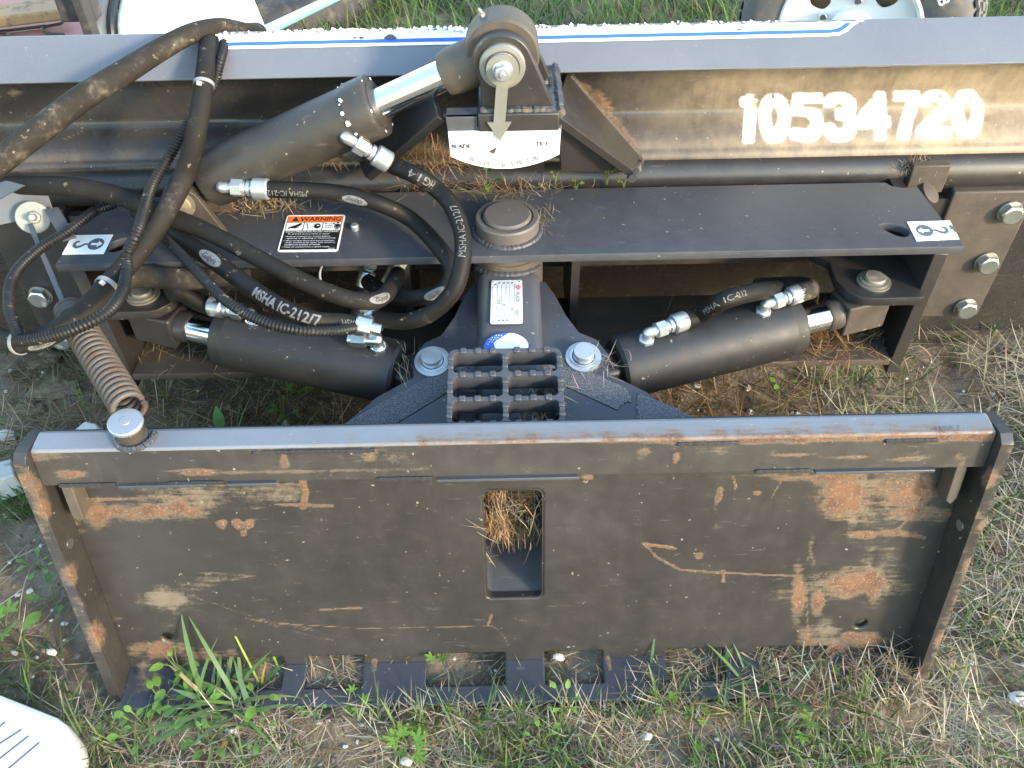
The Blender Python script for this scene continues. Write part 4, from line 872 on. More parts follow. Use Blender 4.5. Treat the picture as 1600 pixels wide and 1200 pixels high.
# pointer: strip with a ring at the pin and an arrow head
ptz = at(780, 225, Y=.965)[2]; hz = at(780, 195, Y=.965)[2]; w1 = .0072; dx_ = at(781, 221, Y=.965)[0] - YK[0]
arw = [(YK[0] - w1, YK[2] - .012), (YK[0] - w1 + dx_, hz), (YK[0] - .0150 + dx_, hz), (YK[0] + dx_, ptz), (YK[0] + .0150 + dx_, hz), (YK[0] + w1 + dx_, hz), (YK[0] + w1, YK[2] - .012)]
g1 = plate([circle(-YK[0], YK[2], .0195, 36), circle(-YK[0], YK[2], .011, 24)], .003); g2 = plate([[(-a_, b_) for a_, b_ in arw]], .0026)
g = join(g1, g2)
part('pointer', (np.stack([-g[0][:, 0], .985 - .0115 - g[0][:, 2], g[0][:, 1]], -1), g[1]), M_YZINC, label='zinc pointer arrow hanging over the tilt scale', fix=True)
# scale
sy = .9765
sc_tl, sc_tr = at(700, 207, Y=sy), at(876, 203, Y=sy); sc_bl, sc_bm, sc_br = at(704, 245, Y=sy), at(785, 264, Y=sy), at(874, 242, Y=sy)
bot = [(sc_bl[0] + (sc_br[0] - sc_bl[0]) * t, sc_bl[2] - (sc_bl[2] - sc_bm[2]) * (1 - (2 * t - 1) ** 2)) for t in np.linspace(0, 1, 18)]
so = [(sc_tl[0], sc_tl[2])] + bot + [(sc_tr[0], sc_tr[2])]
g = prism(so, 0, .004); SCL = part('tilt_scale', (g[0][:, [0, 2, 1]] + V(0, sy, 0), g[1]), M_WHITE, fix=True, bevel=.0006, label='white tilt scale with curved lower edge')
bk = prism([(a_ * 1.0, b_) for a_, b_ in [(sc_tl[0] - .002, sc_tl[2] + .018)] + [(a_ , b_ - .0015) for a_, b_ in bot] + [(sc_tr[0] + .002, sc_tr[2] + .002), (bx0 - .001, sc_tl[2] + .004), (bx0 - .001, sc_tl[2] + .018)]], 0, .007)
part('scale_backing', (bk[0][:, [0, 2, 1]] + V(0, sy + .0045, 0), bk[1]), M_TOP, fix=True, bevel=.001)
part('scale_bracket', box(sc_tl[0] - .002, bx0 - .0005, sy + .005, sy + .03, sc_tl[2] + .008, sc_tl[2] + .018), M_TOP, bevel=.001)
sf = (V(0, sy - .0010, 0), V(1, 0, 0), V(0, 0, 1), V(0, -1, 0))
def stext(s_, px, py, size, rot=0, bold=0):
    v_, f_ = text2d(s_, size, bold=bold); c_, n_ = math.cos(rot), math.sin(rot); q_ = at(px, py, Y=sy); v_ = np.stack([v_[:, 0] * c_ - v_[:, 1] * n_ + q_[0], v_[:, 0] * n_ + v_[:, 1] * c_ + q_[2], v_[:, 2]], -1); return put((v_, f_), sf)
obj('print', join(stext('BLADE', 721, 228, .0085, 0, .0002), stext('TILT', 847, 224, .0085, 0, .0002)), M_BLACK, SCL, smooth=0)
M_FADE = simple('faded_print', (0.10, 0.105, 0.12), 0.5, 0, 0.1, 80, 0)
obj('print', join(*[stext(s_, px, py, .0085, rot, .0002) for s_, px, py, rot in (('20', 737, 248, -.12), ('15', 749, 253, -.1), ('10', 761, 255, -.06), ('5', 774, 257, -.03), ('0', 787, 257.5, 0), ('5', 800, 256, .03), ('10', 812, 253, .06), ('15', 824, 250, .1), ('20', 836, 247, .12))]), M_FADE, SCL, smooth=0)
tick = [put(rect(at(px, 212, Y=sy)[0] - .0003, at(px, 212, Y=sy)[0] + .0003, at(px, 216, Y=sy)[2], at(px, 208, Y=sy)[2]), sf) for px in (772, 776, 788, 792, 796)]
obj('print', join(*tick), M_FADE, SCL, smooth=0)
cb = [at(a_, b_, Y=sy) for a_, b_ in ((764, 236), (772, 240), (777, 229))]; obj('chipped_patch', put(prism([(q_[0], q_[2]) for q_ in cb], .0, .0006), sf), M_RUSTY, SCL, smooth=0)

# ---------------------------------------------------------------- hydraulic cylinders
def ucurve(a_, b_, t): return a_ + (b_ - a_) * t
def cylinder(A, B, r, rr, t0, t1, trod, lab, parent=BL, mat=None):
    """barrel from A side to t1, chromed rod to trod; A and B are the pin centres"""
    mat = mat or M_CYL; A, B = np.asarray(A), np.asarray(B); L_ = np.linalg.norm(B - A); fr_ = frame(A, B - A, V(0, 0, 1)); l = lambda t: t * L_
    C_ = obj('hydraulic_cylinder', put(lathe([(r * .86, l(t0)), (r * .97, l(t0) + .004), (r, l(t0) + .010), (r, l(t1) - .020), (r, l(t1) - .019), (r * .985, l(t1) - .018), (r * .985, l(t1) - .003), (r * .95, l(t1))], 44), fr_), mat, parent, label=lab)
    obj('piston_rod', put(cyl(rr, l(t1) - .002, l(trod) + .004, 32), fr_), M_CHROME, C_)
    obj('gland', put(lathe([(r * .80, l(t1)), (r * .78, l(t1) + .003), (rr * 1.15, l(t1) + .004)], 36), fr_), mat, C_)
    return C_, fr_, L_
# angle cylinders
ANG = {}
for sgn in (1, -1):
    A = dk(912, 553, .02) - DNV * .055 if sgn > 0 else dk(675, 560, .02) - DNV * .055; B = at(1365, 441, Z=ZL) if sgn > 0 else at(224, 462, Z=ZL)
    B[2] = ZL - .045
    C_, fr_, L_ = cylinder(A, B, .0455, .0195, .115, .735, .845, ('right' if sgn > 0 else 'left') + ' angle cylinder with black barrel and short chrome rod')
    d_ = unit(B - A); sd_ = np.cross(d_, V(0, 0, 1)); ANG[sgn] = (A, B, fr_, L_, C_)
    # rod fork: round neck growing into a squared eye
    fk = put(join(lathe([(.0195, .845 * L_), (.023, .86 * L_), (.023, .90 * L_)], 24), box(-.026, .026, -.024, .024, .895 * L_, 1.05 * L_)), fr_)
    obj('rod_eye', fk, M_DUSTY if sgn > 0 else M_PAINT, C_, bevel=.003)
    obj('barrel_eye', put(join(cyl(.029, -.02, .02, 30, .002)), frame(A, DNV)), M_CYL, C_)
    obj('barrel_lug', put(box(-.020, .020, -.026, .026, .01, .118 * L_), fr_), M_CYL, C_, bevel=.006)
    # pin through deck
    pc = dk(912, 553, .01) - DNV * .01 if sgn > 0 else dk(675, 560, .01) - DNV * .01
    P_ = part('pin', put(lathe([(.0145, -.07), (.0145, .014), (.0140, .0165), (.0132, .0175), (.0, .0178)], 32, False), frame(pc, DNV)), M_ZINC2)
    obj('washer', put(lathe([(.0240, .0005), (.0240, .0040), (.0165, .0045), (.0165, .0045)], 36, False), frame(pc, DNV)), M_ZINC2, P_)
    obj('snap_ring', put(lathe([(.0185, .0046), (.0185, .0064), (.0155, .0064)], 30, False), frame(pc, DNV)), M_ZINC, P_)
# tilt cylinder
TY = 1.030
TA, TBp = at(292, 292, Y=TY), at(785, 100, Y=TY)
TBp = V(YK[0], TY, YK[2])
TA = at(292, 297, Y=TY)
TC, TFR, TL = cylinder(TA, TBp, .0385, .0195, .075, .63, .835, 'large tilt cylinder slanting up to the yoke', mat=M_CYL2)
l = lambda t: t * TL
obj('gland_ring', put(lathe([(.0385, l(.565)), (.0405, l(.566)), (.0405, l(.625)), (.039, l(.632)), (.030, l(.633))], 44), TFR), M_CYL2, TC)
# chipped pale primer round the gland ring
a_ = rng.normal(1.6, 1.2, 26); ch = []
for k in range(26):
    t = a_[k]; h_ = rng.choice([l(.566), l(.5665), l(.633)]) + rng.normal(0, .0016); rad = .0408 if h_ < l(.6) else rng.uniform(.033, .0405); s_ = rng.uniform(.0008, .0030)
    o = TFR[0] + TFR[3] * h_ + rad * (math.cos(t) * TFR[1] + math.sin(t) * TFR[2]); nrm = (math.cos(t) * TFR[1] + math.sin(t) * TFR[2]) if h_ < l(.6) else TFR[3]
    ch.append(put(lathe([(s_, 0), (s_ * .8, .0005)], 7), frame(o, nrm)))
obj('chipped_primer', join(*ch), M_FLAKE, TC, smooth=0)['kind'] = 'stuff'
obj('rod_eye', join(put(lathe([(.0195, l(.83)), (.026, l(.835)), (.029, l(.86)), (.029, l(.94))], 28), TFR), put(cyl(.0455, -.0235, .0235, 40, .003), frame(TBp, V(0, -1, 0)))), M_RUSTY, TC, smooth=.7)
obj('grease_fitting', put(join(hexp(.004, 0, .005), lathe([(.0025, .005), (.003, .008), (.0018, .011)], 12)), frame(TBp + V(-.022, 0, .0395), V(-.45, 0, .9))), M_YZINC, TC)
obj('barrel_eye', put(cyl(.026, -.022, .022, 30, .002), frame(TA, V(0, -1, 0))), M_CYL, TC)
# clevis of the tilt cylinder on the frame plate
for y in (TY - .034, TY + .024):
    cl = [(TA[0] - .03, ZT), (TA[0] + .05, ZT), (TA[0] + .024, TA[2] + .012), (TA[0] + .008, TA[2] + .028), (TA[0] - .012, TA[2] + .026), (TA[0] - .026, TA[2] + .008)]
    g = prism(cl, 0, .010); part('cylinder_clevis', (g[0][:, [0, 2, 1]] + V(0, y, 0), g[1]), M_DUSTY, bevel=.001, fix=True)
CP = part('clevis_pin', put(cyl(.015, -.045, .040, 24, .001), frame(V(TA[0], TY, TA[2]), V(0, -1, 0))), M_ZDIRT)
obj('washer', put(cyl(.020, .0345, .0375, 24), frame(V(TA[0], TY, TA[2]), V(0, -1, 0))), M_ZDIRT, CP)

# ---------------------------------------------------------------- fittings and hoses
def fitting(P0, n0, dirv, parent=BL, k=1.0, mat=None, lead=.016, nut=.016, stem=.012, fer=.022):
    """elbow screwed into a port at P0 along n0, turning to dirv, swivel nut, crimped ferrule; returns hose start and direction"""
    mat = mat or M_ZINC2; n0, d = unit(n0), unit(dirv); P0 = np.asarray(P0, float)
    c = P0 + n0 * lead * k
    el = sweep(spline([P0 + n0 * .004 * k, c - n0 * .004 * k, c + n0 * .001 * k + d * .001 * k, c + d * .010 * k, c + d * .014 * k], step=.0025), .0074 * k, 14)
    E_ = obj('elbow_fitting', join(el[:2], put(hexp(.0118 * k, -.001, .007 * k), frame(P0, n0)), put(cyl(.0135 * k, -.004, .0, 20), frame(P0, n0))), mat, parent, bevel=.0006)
    a = c + d * .014 * k
    obj('hex_nut', put(join(hexp(.0122 * k, 0, nut * k), cyl(.0095 * k, nut * k, nut * k + .003, 18)), frame(a, d)), mat, E_, bevel=.0006)
    b = a + d * (nut * k)
    obj('ferrule', put(join(lathe([(.0078 * k, 0), (.0078 * k, stem * .4 * k), (.0105 * k, stem * .45 * k), (.0105 * k, stem * .8 * k), (.0085 * k, stem * k)], 20), lathe([(.0125 * k, stem * k), (.0142 * k, stem * k + .002), (.0142 * k, (stem + fer) * k - .002), (.0128 * k, (stem + fer) * k)], 24)), frame(b, d)), mat, E_)
    return b + d * (stem + fer * .7) * k, d
def hose(pts, r, mat, name='hydraulic_hose', lab=None, seg=20, parent=BL, step=.005):
    P = spline(pts, step=step); sw_ = sweep(P, r if np.isscalar(r) else np.interp(np.linspace(0, 1, len(P)), np.linspace(0, 1, len(r)), r), seg)
    o = obj(name, sw_[:3], mat, parent, label=lab); return o, sw_[3]
def near_s(sw_, px, py):
    x, y = proj(sw_['P']); return sw_['s'][np.argmin((x - px) ** 2 + (y - py) ** 2)]
def printed(o, sw_, s_, px, py, size, flip=1, bold=.0, width=.85, off=0.0):
    obj('print', wrap(text2d(s_, size, cuts=7, bold=bold, width=width), sw_, near_s(sw_, px, py), flip, .0005, off), M_PRINT, o, smooth=0)
def gates(o, sw_, px, py, w, h, flip=1, off=0.0):
    s0 = near_s(sw_, px, py); g_ = cutup(*[(lambda q_: q_)(x) for x in (lambda z: (z[0][:, :3] * V(1, 1, 0), z[1]))(plate([circle(0, 0, w / 2, 28, h / 2)], .0))], 7, 1, 6) if False else None
    bm_v = [(0, 0, 0)] + [(rr_ * w / 2 * math.cos(t), rr_ * h / 2 * math.sin(t), 0) for rr_ in (.33, .66, 1) for t in np.linspace(0, 2 * math.pi, 25)[:-1]]
    fs_ = [(0, 1 + k, 1 + (k + 1) % 24) for k in range(24)] + [(1 + j * 24 + k, 25 + j * 24 + k, 25 + j * 24 + (k + 1) % 24, 1 + j * 24 + (k + 1) % 24) for j in (0, 1) for k in range(24)]
    obj('print', wrap((np.array(bm_v, float), fs_), sw_, s0, flip, .0005, off), M_PRINT, o, smooth=0)
    obj('print', wrap(text2d('Gates', h * .62, cuts=6, width=1.0 * w / (h * 2.3), shear=.4), sw_, s0, flip, .0009, off), M_BLACK, o, smooth=0)
def cz(*pp): return [at(a_, b_, Z=c_) for a_, b_, c_ in pp]
def cy(*pp): return [at(a_, b_, Y=c_) for a_, b_, c_ in pp]
def on_barrel(fr_, L_, t, r, up=V(0, 0, 1)):
    n = unit(up - (up @ fr_[3]) * fr_[3]); return fr_[0] + fr_[3] * L_ * t + n * r, n

# right angle cylinder ports
A, B, fr_, L_, C_ = ANG[1]; dA = fr_[3]
pA, nA = on_barrel(fr_, L_, .205, .0435, V(-.10, -.15, 1)); e1, d1 = fitting(pA, nA, unit(at(1070, 487, Z=.445) - at(1010, 508, Z=.445)), k=.95)
h1, s1_ = hose([e1, e1 + d1 * .03] + cz((1130, 470, .442), (1175, 457, .435), (1215, 452, .40)), .0125, M_HOSE)
printed(h1, s1_, 'MSHA IC-212', 1130, 470, .011, 1)
pB, nB = on_barrel(fr_, L_, .60, .0435, V(-.10, -.15, 1)); e2, d2 = fitting(pB, nB, unit(at(1260, 443, Z=.445) - at(1200, 464, Z=.445)), k=.95)
h2, s2_ = hose([e2, e2 + d2 * .012, e2 + d2 * .024 + V(0, .004, -.004), e2 + d2 * .028 + V(-.004, .03, -.02), e2 + V(-.03, .08, -.05)], .0135, M_SLEEVE)
# left angle cylinder ports
A, B, fr_, L_, C_ = ANG[-1]
pA, nA = on_barrel(fr_, L_, .175, .0435, V(.05, -.10, 1)); eL, dL = fitting(pA, nA, unit(V(-.25, .75, .35)), k=1.0, mat=M_ZINC)
E_ = part('tee_fitting', put(join(hexp(.0105, .016, .036), cyl(.008, 0, .04, 16)), frame(pA + nA * .016, unit(V(-1, .15, -.05)))), M_ZINC)
pB, nB = on_barrel(fr_, L_, .60, .0435, V(.05, -.10, 1)); eM, dM = fitting(pB, nB, unit(at(330, 468, Z=.43) - at(400, 482, Z=.43)), k=1.0, mat=M_ZINC)
hose([eM, eM + dM * .02] + cz((285, 458, .43), (270, 455, .44), (300, 438, .43), (380, 440, .42)), .0125, M_HOSE)
# tilt cylinder ports
pT1, nT1 = on_barrel(TFR, TL, .10, .037, V(.10, -1, .35)); pT1 = at(348, 289, Y=TY - .032)
eT1, dT1 = fitting(pT1 + V(0, .008, 0), V(.05, -1, .1), V(1, -.08, -.02), k=1.0)
pT2 = at(541, 212, Y=TY - .032); eT2, dT2 = fitting(pT2 + V(0, .008, 0), V(.05, -1, .15), unit(at(600, 246, Y=.98) - at(548, 215, Y=.98)), k=1.0)
hA, sA = hose([eT1, eT1 + dT1 * .02] + cy((480, 298, .985), (535, 303, .985)) + cz((592, 318, .53), (645, 345, .50), (690, 392, .49), (707, 425, .475), (690, 455, .45), (650, 465, .435), (610, 462, .42), (575, 440, .40)), .0112, M_HOSE, lab='hydraulic hose leaving the lower port of the tilt cylinder')
printed(hA, sA, 'MSHA IC-212/7', 448, 296, .0105, -1, off=.45)
gates(hA, sA, 560, 305, .036, .012, -1, off=.5); gates(hA, sA, 686, 457, .034, .014, -1)
hB, sB = hose([eT2, eT2 + dT2 * .015] + cy((650, 274, .965), (680, 294, .965)) + cz((706, 322, .55), (722, 365, .53), (722, 410, .51), (708, 455, .48), (675, 488, .45), (635, 502, .43), (590, 498, .42)), .0112, M_HOSE, lab='hydraulic hose bending down from the upper port of the tilt cylinder')
printed(hB, sB, 'HG14', 660, 278, .0145, -1, .0); printed(hB, sB, 'MSHA IC-212/7', 722, 368, .0130, -1, .0, .85)
# two hoses crossing from the clamp to the manifold
hC, sC = hose(cz((-40, 300, .50), (10, 290, .515), (60, 290, .53), (120, 293, .54), (190, 308, .53), (250, 333, .52), (300, 352, .515), (350, 375, .51), (410, 407, .50), (480, 443, .485), (540, 466, .47), (585, 470, .46), (610, 452, .44), (622, 428, .42)), [.0132] * 6 + [.0114] * 6, M_SLEEVE2, lab='hydraulic hose in a woven sleeve, crossing from the clamp to the manifold')
gates(hC, sC, 588, 466, .030, .013, 1)
hD, sD = hose(cz((215, 330, .50), (262, 362, .50), (300, 385, .50), (345, 415, .50), (395, 452, .495), (440, 480, .49), (490, 500, .48), (540, 504, .46), (562, 508, .455)), [.0112, .0118, .0114, .0112], M_HOSE, lab='hydraulic hose printed with MSHA lettering')
gates(hD, sD, 338, 408, .044, .016, 1); printed(hD, sD, 'MSHA IC-212/7', 446, 482, .0180, 1, .0005, .76); printed(hD, sD, 'HG14', 538, 504, .012, 1)
part('ferrule', put(lathe([(.0125, 0), (.0140, .002), (.0140, .020), (.008, .022), (.008, .032)], 22), frame(at(556, 507, Z=.456), at(575, 512, Z=.45) - at(545, 505, Z=.456))), M_ZINC)
hose(cz((165, 446, .47), (220, 432, .46), (300, 436, .455), (390, 428, .44)), [.013, .016, .014, .012], M_SLEEVE, lab='dusty sleeved hose lying under the top plate')
# manifold with two hose ends under the top plate
MF = part('manifold', box(at(540, 415, Y=1.05)[0], at(640, 415, Y=1.05)[0], 1.03, 1.09, .385, .445), M_DUSTY, bevel=.003)
for a_, b_, tx_ in ((577, 420, 566), (622, 418, 600)):
    o_ = at(a_, b_, Y=1.0); dd = unit(at(tx_, b_ + 40, Z=o_[2] - .03) - o_)
    obj('port_nut', put(join(hexp(.0105, -.012, 0), cyl(.0085, 0, .004)), frame(o_, dd)), M_YZINC, MF, bevel=.0005)
    obj('ferrule', put(lathe([(.0105, .004), (.0128, .006), (.0128, .028), (.0115, .030)], 22), frame(o_, dd)), M_ZINC, MF)
    if tx_ == 566: hose([o_ + dd * .022, o_ + dd * .06, o_ + dd * .09 + V(-.01, 0, -.02), o_ + V(-.05, .02, -.12)], .0125, M_HOSE)
hose(cy((505, 412, 1.03), (500, 425, 1.0), (503, 440, .99), (520, 446, 1.0)), .0016, M_WHITE, name='wire', seg=8)
# big sleeved hoses over the shield
hE, sE = hose(cy((-60, 300, .93), (0, 252, .955), (60, 205, .985), (130, 152, 1.02), (195, 112, 1.055), (250, 78, 1.09), (300, 52, 1.13), (345, 42, 1.17), (385, 48, 1.215)) + [at(405, 48, Y=1.27), at(412, 70, Y=1.32)], [.0160, .0160, .0160, .0155, .0148, .0132, .0120, .0108, .010, .010], M_SLEEVE, lab='thick muddy sleeved hose arching over the shield')
hF, sF = hose([at(352, 40, Y=1.30) + V(0, 0, -.04), at(340, 44, Y=1.22)] + cy((326, 66, 1.135), (321, 110, 1.075), (315, 160, 1.035), (305, 215, 1.00)) + cz((288, 275, .57), (262, 325, .545), (232, 372, .525), (200, 412, .51), (168, 448, .505), (130, 488, .50), (80, 522, .48), (25, 535, .465), (-40, 510, .45)), [.0095, .0098, .0108, .0120, .0128, .0136, .0140, .0138, .0130, .012], M_SLEEVE2, lab='sleeved hose hanging down over the frame with cable ties')
gates(hF, sF, 68, 528, .036, .013, 1, off=-.6)
hose(cy((338, 60, 1.145), (337, 90, 1.105), (330, 125, 1.075)) + cy((322, 155, 1.06),), .0042, M_HOSE, name='cable', seg=10)
def loom(pts, r=.0062, lab=None):
    P = spline(pts, step=.0011); k = np.arange(len(P)); rr = r * (1 + .16 * np.where((k % 4) < 2, 1, -1)); g_ = sweep(P, rr, 12); return part('corrugated_conduit', g_[:3], M_LOOM, label=lab, smooth=1.2)
loom(cy((352, 62, 1.150), (344, 95, 1.10), (335, 130, 1.075), (325, 150, 1.06)) , .0058)
loom(cy((296, 190, 1.05), (270, 235, 1.02)) + cz((240, 285, .565), (226, 325, .555), (214, 365, .55), (200, 395, .525), (198, 425, .515), (190, 458, .53), (165, 490, .535), (110, 516, .525), (55, 530, .51), (25, 533, .50)), .0064, 'corrugated conduit tied along the hanging hose')
loom(cz((30, 528, .49), (14, 480, .50), (22, 430, .50), (60, 390, .50), (105, 362, .50), (148, 330, .50), (180, 318, .505)), .0062, 'corrugated conduit looping beside the spring rod')
loom(cz((250, 365, .505), (285, 400, .51), (322, 440, .51), (360, 475, .51), (410, 502, .505), (465, 516, .50), (520, 517, .485), (555, 512, .47)), .0058, 'corrugated conduit running under the printed hose')
# cable ties
def tie(sw_, px, py, r_, h_=.0024, lab=None):
    s0 = near_s(sw_, px, py); k = np.argmin(abs(sw_['s'] - s0)); fr_ = frame(sw_['P'][k], sw_['T'][k])
    T_ = part('cable_tie', put(lathe([(r_, -h_), (r_ + .0013, -h_), (r_ + .0013, h_), (r_, h_)], 26, False), fr_), M_TIE)
    w = unit(CAM - sw_['P'][k]); obj('tie_head', put(box(-.003, .003, -.0035, .0035, 0, .005), frame(sw_['P'][k] + w * r_ + unit(np.cross(sw_['T'][k], w)) * r_ * .5, w, sw_['T'][k])), M_TIE, T_, bevel=.0008)
tie(sF, 316, 130, .0118); tie(sF, 166, 450, .0145, .003); tie(sF, 30, 534, .0140)

# ---------------------------------------------------------------- spring hose support
sp0, sp1 = at(203, 640, Z=.452), at(106, 482, Z=.462)
ax = unit(sp1 - sp0); Ls = np.linalg.norm(sp1 - sp0); turns = 23; th = np.linspace(0, turns * 2 * math.pi, turns * 18); fr_ = frame(sp0, ax)
rs = .0172 * np.minimum(1, .82 + .18 * np.minimum(1, (turns * 2 * math.pi - th) / 14))
hel = fr_[0] + np.outer(np.cos(th) * rs, fr_[1]) + np.outer(np.sin(th) * rs, fr_[2]) + np.outer(th / th[-1] * Ls, ax)
SPR = part('hose_support_spring', sweep(hel, .0036, 9)[:2], M_SPRING, label='rusty coil spring leaning back from the mounting plate')
cp = at(195, 658, Z=.455); up_d = unit(V(.10, -.12, 1))
SK = part('spring_socket', put(lathe([(.0185, -.040), (.0185, -.030), (.0155, -.028), (.0155, -.012), (.0165, -.010), (.0165, -.005)], 30), frame(cp, up_d)), M_RUSTY)
obj('cap_washer', put(lathe([(.0195, -.005), (.0195, -.0015), (.0180, 0), (.006, .0003), (.0055, .0012), (.0, .0014)], 36, False), frame(cp, up_d)), M_SPCAP, SK)
obj('weld_bead', weld([V(cp[0] + .021 * math.cos(t), cp[1] + .006 + .021 * math.sin(t), ztop[2] + .003) for t in np.linspace(-3.3, .2, 16)], .004), M_TOP, SK)
rd0, rd1 = at(100, 475, Z=.466), at(48, 352, Z=.490)
g = put(box(-.0032, .0032, -.0032, .0032, 0, np.linalg.norm(rd1 - rd0)), frame(rd0, rd1 - rd0)); part('spring_rod', g, M_GALV, bevel=.0008)
wc_ = at(52, 340, Z=.492); wd = unit(V(.28, -.62, .42))
WS = part('clamp_washer', put(lathe([(.0225, 0), (.0225, .0022), (.0215, .003), (.006, .0034)], 36), frame(wc_, wd)), M_YZINC)
obj('clamp_bolt', put(join(hexp(.0092, .003, .011), cyl(.0048, .010, .026, 16, .0008)), frame(wc_ + V(.002, 0, 0), wd)), M_YZINC, WS, bevel=.0005)
# bent sheet clamp that holds the sleeved hose
kf = frame(at(30, 322, Z=.500), wd, V(1, .2, .1))
CLP = part('hose_clamp', put(join(box(-.034, .040, -.020, .020, -.004, -.001), box(-.034, -.031, -.020, .020, -.05, -.001), box(.010, .040, .017, .020, -.035, -.001)), kf), M_GALV, bevel=.0008, label='bent grey sheet clamp holding the sleeved hose')
part('clamp_arm', slab(cz((70, 330, .50), (92, 326, .50), (120, 372, .49), (98, 378, .49)), .003), M_GALV)
part('clamp_arm', slab(cz((-20, 292, .535), (12, 283, .545), (40, 290, .545), (0, 312, .53)), .002), M_GALV)

# small clods and chips on steel, loose

# ================================================================ plants and litter
def blades(base, az, length, width, lean, curl, colr, seg=4, flat=0.0, zoff=None):
    """grass blades as tapered folded ribbons; arrays of n"""
    n = len(base); t = np.linspace(0, 1, seg + 1); ang = lean[:, None] + curl[:, None] * t[None]           # angle from vertical
    ds = length[:, None] / seg; hx = np.cumsum(np.concatenate([np.zeros((n, 1)), (np.sin(ang) * ds)[:, :-1]], 1), 1); hz = np.cumsum(np.concatenate([np.zeros((n, 1)), (np.cos(ang) * ds)[:, :-1]], 1), 1)
    dx, dy = np.cos(az), np.sin(az)
    c = np.stack([base[:, 0:1] + hx * dx[:, None], base[:, 1:2] + hx * dy[:, None], base[:, 2:3] + hz], -1)
    w = width[:, None] * np.array([0.6, 1.0, 0.85, 0.55, 0.06])[None] if seg == 4 else width[:, None] * np.interp(t, [0, .3, .7, 1], [.7, 1, .8, .06])[None]
    side = np.stack([-dy, dx, np.zeros(n)], -1)[:, None]
    v = np.stack([c - side * w[..., None] / 2, c + side * w[..., None] / 2], 2)                      # n, seg+1, 2, 3
    k = (seg + 1) * 2; b = np.arange(n)[:, None] * k + np.arange(seg)[None] * 2
    q = np.stack([b, b + 1, b + 3, b + 2], -1).reshape(-1, 4)
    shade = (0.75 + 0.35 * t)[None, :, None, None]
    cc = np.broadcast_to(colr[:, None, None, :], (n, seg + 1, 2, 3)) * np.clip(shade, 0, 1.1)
    return v.reshape(-1, 3), q, np.clip(cc.reshape(-1, 3), 0, 1)
def pick(n, pal, jit=.18):
    pal = np.array(pal); i = rng.integers(0, len(pal), n); return np.clip(pal[i] * (1 + rng.normal(0, jit, (n, 1))) * (1 + rng.normal(0, .06, (n, 3))), .004, 1)
GREEN = [(.075, .125, .028), (.060, .105, .025), (.095, .145, .035), (.110, .150, .045), (.085, .12, .045)]
LUSH = [(.055, .115, .020), (.075, .140, .028), (.095, .165, .035), (.110, .150, .040), (.15, .17, .06)]
DRY = [(.39, .33, .22), (.31, .26, .17), (.48, .42, .30), (.25, .20, .12), (.36, .31, .23)]
DARKS = [(.14, .095, .05), (.19, .13, .07), (.10, .07, .04), (.24, .18, .11)]  # darker straw: shade beneath the frame is put into the colour
BROWN = [(.26, .175, .09), (.33, .23, .12), (.20, .13, .07), (.40, .29, .16)]
def stuff(name, parts, label, cat):
    v = np.concatenate([p_[0] for p_ in parts]); o = 0; qs = []; cs = np.concatenate([p_[2] for p_ in parts])
    for p_ in parts: qs.append(p_[1] + o); o += len(p_[0])
    ob = bpy.data.objects.new(name, mesh_np(name, v, np.concatenate(qs), M_VEG, dict(Col=cs))); col.objects.link(ob); return tag(ob, label, cat, kind='stuff')
def scatter(n, x0, x1, y0, y1, ok=None):
    out = np.zeros((0, 2))
    while len(out) < n:
        p_ = np.stack([rng.uniform(x0, x1, n), rng.uniform(y0, y1, n)], -1)
        if ok is not None: p_ = p_[ok(p_[:, 0], p_[:, 1])]
        out = np.concatenate([out, p_])
    out = out[:n]; return np.column_stack([out, ground_h(out[:, 0], out[:, 1])])
clear_plate = lambda x, y: ~((np.abs(x) < .585) & (y > .508) & (y < .72))
clump = lambda s, th, seed: (lambda x, y: fbm(x * s + 50, y * s + 50, seed) > th)
both = lambda a, b: (lambda x, y: a(x, y) & b(x, y))
def tuft(n, area, ok, L, W, pal, lean=(.1, .7), curl=(.2, 1.2)):
    b = scatter(n, *area, ok); return blades(b, rng.uniform(0, 6.28, n), rng.uniform(*L, n), rng.uniform(*W, n), rng.uniform(*lean, n), rng.uniform(*curl, n), pick(n, pal))
# lush grass behind the blade
back_ok = lambda x, y: ~((x < -.42) & (y < 2.75))
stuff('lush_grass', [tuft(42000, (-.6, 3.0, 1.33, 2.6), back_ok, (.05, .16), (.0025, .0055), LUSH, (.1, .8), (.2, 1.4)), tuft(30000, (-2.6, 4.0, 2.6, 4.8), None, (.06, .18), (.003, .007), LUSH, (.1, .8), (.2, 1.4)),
      tuft(2500, (-.6, 3.0, 1.33, 2.6), back_ok, (.06, .16), (.002, .004), DRY, (.3, 1.0), (.2, 1.2))], 'lush green grass growing behind the dozer blade', 'grass')
